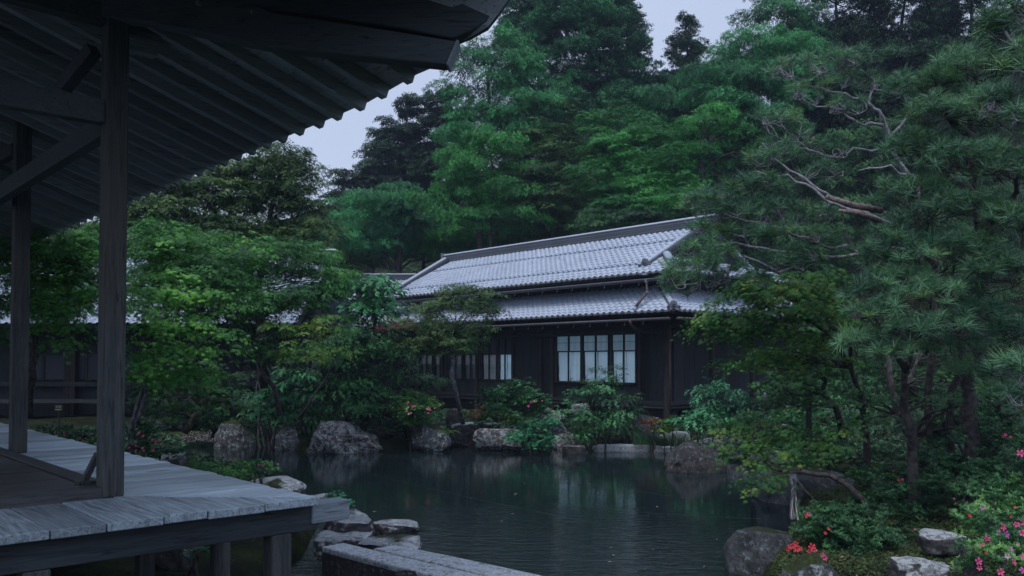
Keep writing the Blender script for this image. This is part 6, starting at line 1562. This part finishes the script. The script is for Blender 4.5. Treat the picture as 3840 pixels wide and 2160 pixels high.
pine('pine arm with sawn reddish limbs reaching left over the roof', [(2640, 760, 90, 45, 8.6), (2740, 720, 100, 40, 8.6), (2860, 700, 110, 50, 8.6), (2780, 800, 110, 45, 8.5), (2920, 780, 110, 45, 8.6), (2660, 860, 100, 35, 8.6), (2800, 880, 120, 35, 8.5), (2960, 880, 130, 45, 8.5), (2600, 1010, 110, 55, 8.4), (2560, 1090, 80, 40, 8.4), (2700, 960, 90, 35, 8.4), (3080, 940, 120, 50, 8.5), (2870, 600, 80, 40, 8.7), (3040, 800, 90, 40, 8.6), (2760, 1040, 120, 45, 8.6), (2900, 980, 120, 45, 8.6), (2650, 930, 110, 45, 8.5), (2560, 1050, 90, 40, 8.3), (3000, 1000, 110, 45, 8.6)],
     [([(3560, 1560, 9.4), (3600, 1250, 9.2), (3500, 980, 9), (3400, 860, 8.9), (3250, 800, 8.8), (3120, 745, 8.8), (3040, 690, 8.7), (2960, 640, 8.7), (2890, 590, 8.7)], .045, .009), ([(3400, 860, 8.9), (3270, 810, 8.7), (3190, 790, 8.7), (3110, 760, 8.6), (3020, 690, 8.6), (2920, 660, 8.6), (2830, 640, 8.6)], .026, .008), ([(3480, 960, 9), (3340, 930, 8.8), (3220, 950, 8.7), (3080, 920, 8.6), (3000, 890, 8.5), (2900, 850, 8.5), (2800, 830, 8.5), (2700, 790, 8.5)], .022, .007), ([(3220, 950, 8.7), (3060, 960, 8.6), (2900, 940, 8.5), (2760, 910, 8.5), (2680, 920, 8.4), (2620, 980, 8.4)], .018, .007), ([(3060, 960, 8.6), (2990, 1000, 8.6), (2900, 1010, 8.5), (2790, 960, 8.4)], .02, .008)], 702, mt='bark_pine', dens=1.25, tw=1.15)
MB
lg = MB().tube([P(3100, 738, 8.1), P(3200, 770, 8.2), P(3305, 790, 8.3)], [.024, .030, .032], 10).build('sawn_limb', M['bark_pine_red'], bpy.data.objects['pine_tree.001'], smooth=True)
lg = MB().tube([P(3150, 790, 8.05), P(3220, 800, 8.2), P(3300, 830, 8.3)], [.018, .022, .024], 10).build('sawn_limb', M['bark_pine_red'], bpy.data.objects['pine_tree.001'], smooth=True)
pine('large dense pine filling the right side of the picture', [(3480, 330, 160, 80, 8), (3640, 250, 170, 80, 7.8), (3780, 150, 120, 90, 7.5), (3560, 430, 170, 90, 7.8), (3740, 400, 160, 100, 7.5), (3450, 560, 150, 80, 8), (3640, 600, 180, 90, 7.6), (3800, 620, 110, 100, 7.3), (3430, 720, 150, 70, 8), (3600, 780, 180, 80, 7.7), (3780, 840, 120, 100, 7.4), (3400, 890, 150, 70, 8), (3560, 940, 180, 80, 7.7), (3740, 1020, 150, 90, 7.4), (3350, 1050, 140, 60, 8), (3500, 1100, 170, 70, 7.7), (3300, 960, 90, 50, 8.2), (3680, 1180, 140, 60, 7.8), (3560, 1300, 130, 60, 8.2), (3780, 1250, 120, 60, 7.8), (3680, 1400, 130, 60, 8.2)],
     [([(3650, 1700, 8.8), (3640, 1500, 8.8), (3680, 1250, 8.7), (3690, 1000, 8.6), (3660, 750, 8.4), (3640, 500, 8.2), (3660, 300, 8)], .10, .02), ([(3690, 1000, 8.6), (3560, 880, 8.2), (3440, 820, 8)], .05, .014), ([(3660, 750, 8.4), (3520, 620, 8.1), (3420, 560, 8)], .045, .012), ([(3650, 520, 8.2), (3540, 420, 8), (3460, 360, 8)], .04, .012), ([(3680, 900, 8.5), (3780, 760, 7.8), (3830, 640, 7.4)], .045, .014), ([(3690, 1150, 8.6), (3560, 1080, 8.1), (3400, 1040, 8)], .045, .012)], 703, mt='bark', dens=1.15, tw=.9, scl=1.15)
pine('near pine boughs entering at the right picture edge', [(3800, 60, 110, 80, 5.6), (3720, 130, 80, 50, 5.8), (3830, 260, 80, 80, 5.4), (3760, 380, 90, 50, 5.6), (3840, 470, 60, 60, 5.4), (3810, 1380, 100, 60, 6.2), (3780, 1480, 90, 50, 6.2)],
     [([(4120, 1900, 6.6), (4060, 1300, 6.3), (4010, 700, 6.0), (3960, 300, 5.8), (3880, 250, 5.7), (3820, 180, 5.6), (3770, 120, 5.7)], .07, .01), ([(3960, 300, 5.8), (3860, 380, 5.6), (3790, 420, 5.6)], .02, .008), ([(4070, 1400, 6.35), (3990, 1400, 6.4), (3900, 1440, 6.3), (3820, 1450, 6.2)], .025, .01)], 704, dens=.8, scl=1.25, frac2=.3)
pine('lower pine foliage above the leaning trunks with long soft needles', [(3300, 1180, 120, 60, 7.6), (3230, 1280, 90, 45, 7.6), (3420, 1240, 120, 60, 7.5), (3370, 1330, 90, 40, 7.5), (3560, 1220, 110, 60, 7.5), (3260, 1100, 110, 50, 7.8)],
     [([(3420, 1700, 8.4), (3400, 1560, 8.3), (3390, 1420, 8.2), (3420, 1300, 8), (3500, 1160, 8)], .05, .02), ([(3400, 1400, 8.2), (3320, 1280, 7.9), (3280, 1190, 7.8)], .03, .01)], 705, mt='bark', dens=.8, scl=1.2, frac2=.1)

# thin bluish air volume, added to lift the dark tones
hz_ = MB().box(Vector((0, 22, 12)), Vector((60, 0, 0)), Vector((0, 45, 0)), Vector((0, 0, 15.5))).build('haze', None)
hm = bpy.data.materials.new('shadow_lift_air'); hm.use_nodes = True; hm.node_tree.nodes.clear()
ho = hm.node_tree.nodes.new('ShaderNodeOutputMaterial'); hv_ = hm.node_tree.nodes.new('ShaderNodeVolumePrincipled')
hv_.inputs['Color'].default_value = (.58, .70, 1.0, 1); hv_.inputs['Density'].default_value = 0.0010
hm.node_tree.links.new(hv_.outputs[0], ho.inputs['Volume']); hz_.data.materials.append(hm); hz_['kind'] = 'stuff'; hz_['label'] = 'thin bluish air volume added over the garden to lift the shadows'

# ================================================================== SMALL THINGS
# support post for the pine, with a log bound across its top
q = P(3032, 1592, 12.0)
sp = thing('support_post', 'dark round post with a log tied across its top holding up a pine branch', 'post', q)
MB().tube([Vector((q.x, q.y, min(q.z - .1, gz1(q.x, q.y) - .2))), P(3033, 1450, 12), P(3034, 1330, 12)], [.046, .043, .041], 10).build('post', M['post'], sp, smooth=True)
MB().tube([P(2990, 1322, 12), P(3082, 1318, 11.9)], .046, 10).build('crosspiece', M['bark_grey'], sp, smooth=True)
MB().tube([P(3016, 1306, 12), P(3050, 1336, 11.95)], .052, 8).build('binding', M['iron'], sp, smooth=True)
# second leaning pole far left in the shrubs of the photo: bamboo fence
bp_ = P(895, 1570, 18.6)
bf = thing('bamboo_fence', 'tiny bamboo gate of two stakes and rails above the mossy boulder', 'fence', bp_)
for x in (889, 909): MB().tube([P(x, 1578, 18.6), P(x + 1, 1524, 18.6)], .018, 8).build('stake', M['bamboo'], bf, smooth=True)
for y in (1540, 1556): MB().tube([P(884, y, 18.57), P(920, y - 2, 18.57)], .011, 8).build('rail', M['bamboo'], bf, smooth=True)
# small garden floodlight
gl = P(2868, 1504, 15.6)
gs = thing('garden_lamp', 'dark cylindrical garden floodlight tilted up behind the camellia bush', 'lamp', gl)
MB().tube([gl + Vector((-.10, 0, -.09)), gl + Vector((-.02, -.02, 0)), gl + Vector((.055, -.03, .085))], [.05, .085, .10], 12).build('housing', M['iron'], gs, smooth=True)
MB().tube([gl + Vector((.052, -.03, .082)), gl + Vector((.062, -.032, .094))], [.104, .104], 12).build('lens_ring', M['metal'], gs)
MB().tube([gl + Vector((-.02, 0, -.05)), gl + Vector((-.02, 0, -.5))], .02, 6).build('stake', M['iron'], gs)
# direction sign by the hall
s0 = P(218, 1531, 15.0)
sg = thing('direction_sign', 'small dark board with pale characters and a yellow stripe left of the near post', 'sign', s0)
MB().box(s0 + Vector((0, .02, 0)), XD * .075, YD * .008, Z * .05).build('board', M['iron'], sg)
MB().box(P(218, 1536, 15.0) + Vector((0, .006, 0)), XD * .055, YD * .004, Z * .010).build('stripe', plain('sign_yellow', (.30, .32, .06)), sg)
MB().tube([s0 + Vector((0, .035, 0)), s0 + Vector((0, .035, -.9))], .014, 6).build('stake', M['iron'], sg)
try:
    tcv = bpy.data.curves.new('lettering', 'FONT'); tcv.body = '\u9806\u8def'; tcv.size = .045; tcv.extrude = .001; tcv.align_x = 'CENTER'; tcv.space_character = 1.25
    to0 = bpy.data.objects.new('lettering_source', tcv); COL.objects.link(to0)
    dgx = bpy.context.evaluated_depsgraph_get(); tme = bpy.data.meshes.new_from_object(to0.evaluated_get(dgx)); bpy.data.objects.remove(to0)
    tme.materials.clear(); tme.materials.append(plain('sign_letter', (.35, .38, .38)))
    to = bpy.data.objects.new('lettering', tme); COL.objects.link(to)
    to.parent = sg; to.location = Vector((0, .008, .012)); to.rotation_euler = (math.pi / 2, 0, 0)
except Exception as e_: print('lettering', e_)
# thin wires strung low across the pond
for (a_, b_, lb) in (((1050, 1640, 17.0), (2520, 1860, 9.6), 'upper thin wire strung low across the pond'), ((1360, 1770, 12.6), (2360, 1985, 7.6), 'middle thin wire strung low across the pond'), ((2170, 1925, 10.0), (2860, 1945, 7.6), 'short thin wire ending at the near right boulder'), ((2560, 1690, 15.5), (2980, 1735, 12.5), 'far thin wire by the rusty patched boulder')):
    A, B_ = P(*a_), P(*b_); A.z = max(A.z, .12); B_.z = max(B_.z, .12)
    pts = [A.lerp(B_, t / 8) - Z * .03 * math.sin(math.pi * t / 8) for t in range(9)]
    o = MB().tube(pts, .0006, 4).build('wire', M['wire'], None, loc=A); tag(o, lb, 'wire', 'wires strung across the pond')
# little waterfall beside the ledge rock
wf = MB(); n1_, n2_ = 9, 14; v = []
m, nt, b, out = mat('falling_water')
g = nt.nodes.new('ShaderNodeNewGeometry'); mp = nt.nodes.new('ShaderNodeMapping'); mp.inputs['Scale'].default_value = (60, 20, 4); nt.links.new(g.outputs['Position'], mp.inputs['Vector'])
nn_ = N(nt, 'ShaderNodeTexNoise', Scale=1.0, Detail=4.0); nt.links.new(mp.outputs[0], nn_.inputs['Vector'])
nt.links.new(ramp(nt, nn_.outputs['Fac'], [(.46, (.02, .024, .028)), (.74, (.15, .17, .20))]), b.inputs['Base Color']); b.inputs['Roughness'].default_value = .2
M['fall'] = m
for j in range(n2_ + 1):
    t = j / n2_
    for i in range(n1_ + 1):
        s = i / n1_
        p = P(2958 + 16 * t + 8 * math.sin(5 * t) * (1 - s) + (30 - 10 * math.sin(4 * t)) * s, 1776 + 172 * t, 8.9 - .55 * math.sqrt(t) * .9)
        v.append(p + Vector((0, -.02 * math.sin(s * 9 + 2 * t) + .02 * math.cos(s * 17), 0)))
for k, vo in ((0, v), (1, [p + Vector((0, .03, 0)) for p in v])):
    ff = [(j * (n1_ + 1) + i, j * (n1_ + 1) + i + 1, (j + 1) * (n1_ + 1) + i + 1, (j + 1) * (n1_ + 1) + i) for j in range(n2_) for i in range(n1_) if True]
    wf.add(vo, ff)
o = wf.build('waterfall', M['fall'], None, loc=P(2975, 1940, 8.4), smooth=True); tag(o, 'narrow white streaked waterfall dropping beside the dark ledge rock', 'waterfall')
# iris / reed grass clumps by the pale stone
def grass_clump(label, px, py, w, h, D, n, seed, col='moss'):
    g = np.random.default_rng(seed); mb = MB(); m_ = mpp(D); c = P(px, py, D)
    for i in range(n):
        b0 = c + Vector((g.uniform(-1, 1) * w * m_, g.uniform(-.5, .5) * w * m_, 0)); L = h * m_ * g.uniform(.5, 1.1); dr = Vector((g.normal(0, .35), g.normal(0, .35), 0)); ww = .005
        s_ = Vector((1, 0, 0)).lerp(Vector((0, 1, 0)), g.random()) * ww
        p1 = b0 + Z * L * .6 + dr * L * .25; p2 = b0 + Z * L * .95 + dr * L * .8
        mb.add([b0 - s_, b0 + s_, p1 + s_ * .8, p2, p1 - s_ * .8], [(0, 1, 2, 4), (4, 2, 3)])
    o = mb.build('iris_clump', G_[col], None, loc=c); tag(o, label, 'grass clump', 'clumps of iris leaves at the far shore'); o['kind'] = 'stuff'
grass_clump('tuft of thin iris leaves left of the pale stone', 2425, 1668, 50, 60, 16.9, 380, 1, 'shrub_dark'); grass_clump('tuft of thin iris leaves in front of the pale green stone', 2525, 1672, 55, 55, 16.8, 420, 2, 'maple_olive')
# ferns
def fern(label, px, py, D, L, n, seed, col='shrub', group='ferns between the stones'):
    g = np.random.default_rng(seed); c = P(px, py, D); root = thing('fern', label, 'fern', c, group); 
    for i in range(n):
        a = g.uniform(0, 6.28); mb = MB(); d = Vector((math.cos(a), math.sin(a), 0)); s_ = Vector((-d.y, d.x, 0)); l_ = L * g.uniform(.7, 1.1); up = g.uniform(.5, 1.0)
        for k in range(11):
            t = (k + .5) / 11; p = c + d * l_ * t * .9 + Z * l_ * (up * t - 1.0 * t * t); w = l_ * .30 * math.sin(math.pi * min(1, t * .9 + .12)); q = d * l_ * .045
            for sg_ in (-1, 1):
                mb.add([p - q, p + q, p + s_ * sg_ * w + d * w * .35 - Z * w * .15], [(0, 1, 2)])
        mb.build('frond', G_[col], root)
fern('bright fern in the shade under the deck', 830, 1985, 6.1, .17, 7, 1, 'juniper'); fern('fern under the deck left of the corner post', 770, 2060, 6.0, .15, 6, 2); fern('fern by the corner deck post', 1000, 2010, 6.3, .16, 6, 3, 'juniper')
fern('fern at the boardwalk azalea', 655, 1690, 9.0, .2, 8, 4, 'camellia', ); fern('fern between the mossy boulders', 960, 1650, 17, .3, 8, 5, 'maple_olive'); fern('fern on the far shore beneath the leaning trunk', 1790, 1588, 17.3, .25, 8, 6, 'juniper'); fern('fern spilling over the white streaked boulder', 1680, 1625, 16.4, .28, 8, 7, 'maple_yellow'); fern('fern by the low azalea at the right bank', 3150, 1905, 7.2, .14, 6, 8)
# pale saxifrage in bloom
g = np.random.default_rng(5); c = P(750, 1672, 15.6); sx = thing('saxifrage', 'cluster of tiny white pink blossoms on thin stalks at the water', 'flowers', c)
st_ = MB(); pb = MB()
for i in range(150):
    x = g.uniform(-60, 60); b0 = P(750 + x * .8, 1680, 15.6 + g.uniform(-.2, .2)); t = P(750 + x + g.normal(0, 6), 1650 - abs(g.normal(0, 22)) + 8, b0.y); st_.tube([b0, t], .002, 3, cap=False)
    r_ = .011
    pb.add([t + Vector((r_, 0, 0)), t + Vector((0, -r_, 0)), t + Vector((-r_, 0, 0)), t + Vector((0, r_, 0)), t + Z * r_, t - Z * r_], [(0, 4, 1), (1, 4, 2), (2, 4, 3), (3, 4, 0), (0, 1, 5), (1, 2, 5), (2, 3, 5), (3, 0, 5)])
st_.build('stalks', G_['shrub_dark'], sx, kind='stuff'); pb.build('blossoms', FL['pale'], sx, kind='stuff')
# moss and low grass blades on the right bank and shore
g = np.random.default_rng(77)
def ground_scatter(name, label, x0, x1, y0, y1, n, key, s0, s1, cond=None):
    x = g.uniform(x0, x1, n); y = g.uniform(y0, y1, n); sd = pond_sd(x, y); k = sd > .08
    x, y = x[k], y[k]
    if cond is not None: k = cond(x, y); x, y = x[k], y[k]
    z = gz(x, y) + .01
    rot = np.stack([g.normal(0, .2, len(x)), g.normal(0, .2, len(x)), g.uniform(0, 6.28, len(x))], 1)
    o = scatter(name, np.stack([x, y, z], 1), rot, g.uniform(s0, s1, len(x)), key); o['label'] = label; o['category'] = 'ground cover'
    return o
ground_scatter('moss', 'fine moss and short grass on the right bank', 1.5, 5.5, 3.2, 12, 26000, ('fine', 'moss'), .45, .9)
ground_scatter('ground_cover', 'low dark plants along the far shore and slopes', -9, 12, 13, 24, 16000, ('azalea', 'shrub_dark'), .8, 2.0)
ground_scatter('undergrowth', 'dark undergrowth of the wooded hill', -14, 22, 23, 50, 16000, ('broad', 'maple_dark'), 1.2, 2.6, lambda x, y: (y * .74 - x * .673 > 0) & ~((x * V.x + y * V.y > 15) & (x * V.x + y * V.y < 22) & (x * U.x + y * U.y > 10.5) & (x * U.x + y * U.y < 27)))
r_ = random.Random(9)
fl_ = MB()
for i in range(70):
    x, y = r_.uniform(-3, 3.5), r_.uniform(6.5, 16)
    if float(pond_sd(np.array([x]), np.array([y]))[0]) > -.3: continue
    a = r_.uniform(0, 6); L_ = r_.uniform(.012, .03); d_ = Vector((math.cos(a), math.sin(a), 0)); e_ = Vector((-d_.y, d_.x, 0)); c = Vector((x, y, .004))
    fl_.add([c - d_ * L_, c + e_ * L_ * .5 + Z * .002, c + d_ * L_, c - e_ * L_ * .5 + Z * .002], [(0, 3, 2, 1)])
o = fl_.build('floating_leaves', plain('fallen_leaf', (.26, .24, .17), .7, .2, 0, .5, 3), kind='stuff'); o['label'] = 'small fallen leaves and petals floating on the pond'
pt_ = MB()
for i in range(60):
    p = P(r_.uniform(3050, 3650), r_.uniform(1960, 2150), r_.uniform(5.2, 7.5)); z_ = gz1(p.x, p.y) + .03
    a = r_.uniform(0, 6); L_ = r_.uniform(.008, .018); d_ = Vector((math.cos(a), math.sin(a), .3)); e_ = Vector((-d_.y, d_.x, .1)); c = Vector((p.x, p.y, z_))
    pt_.add([c - d_ * L_, c + e_ * L_ * .6, c + d_ * L_, c - e_ * L_ * .6], [(0, 3, 2, 1)])
o = pt_.build('fallen_petals', plain('fallen_petal', (.30, .17, .12), .8, .2, 0, .6, 3), kind='stuff'); o['label'] = 'fallen petals and dry leaves on the moss'
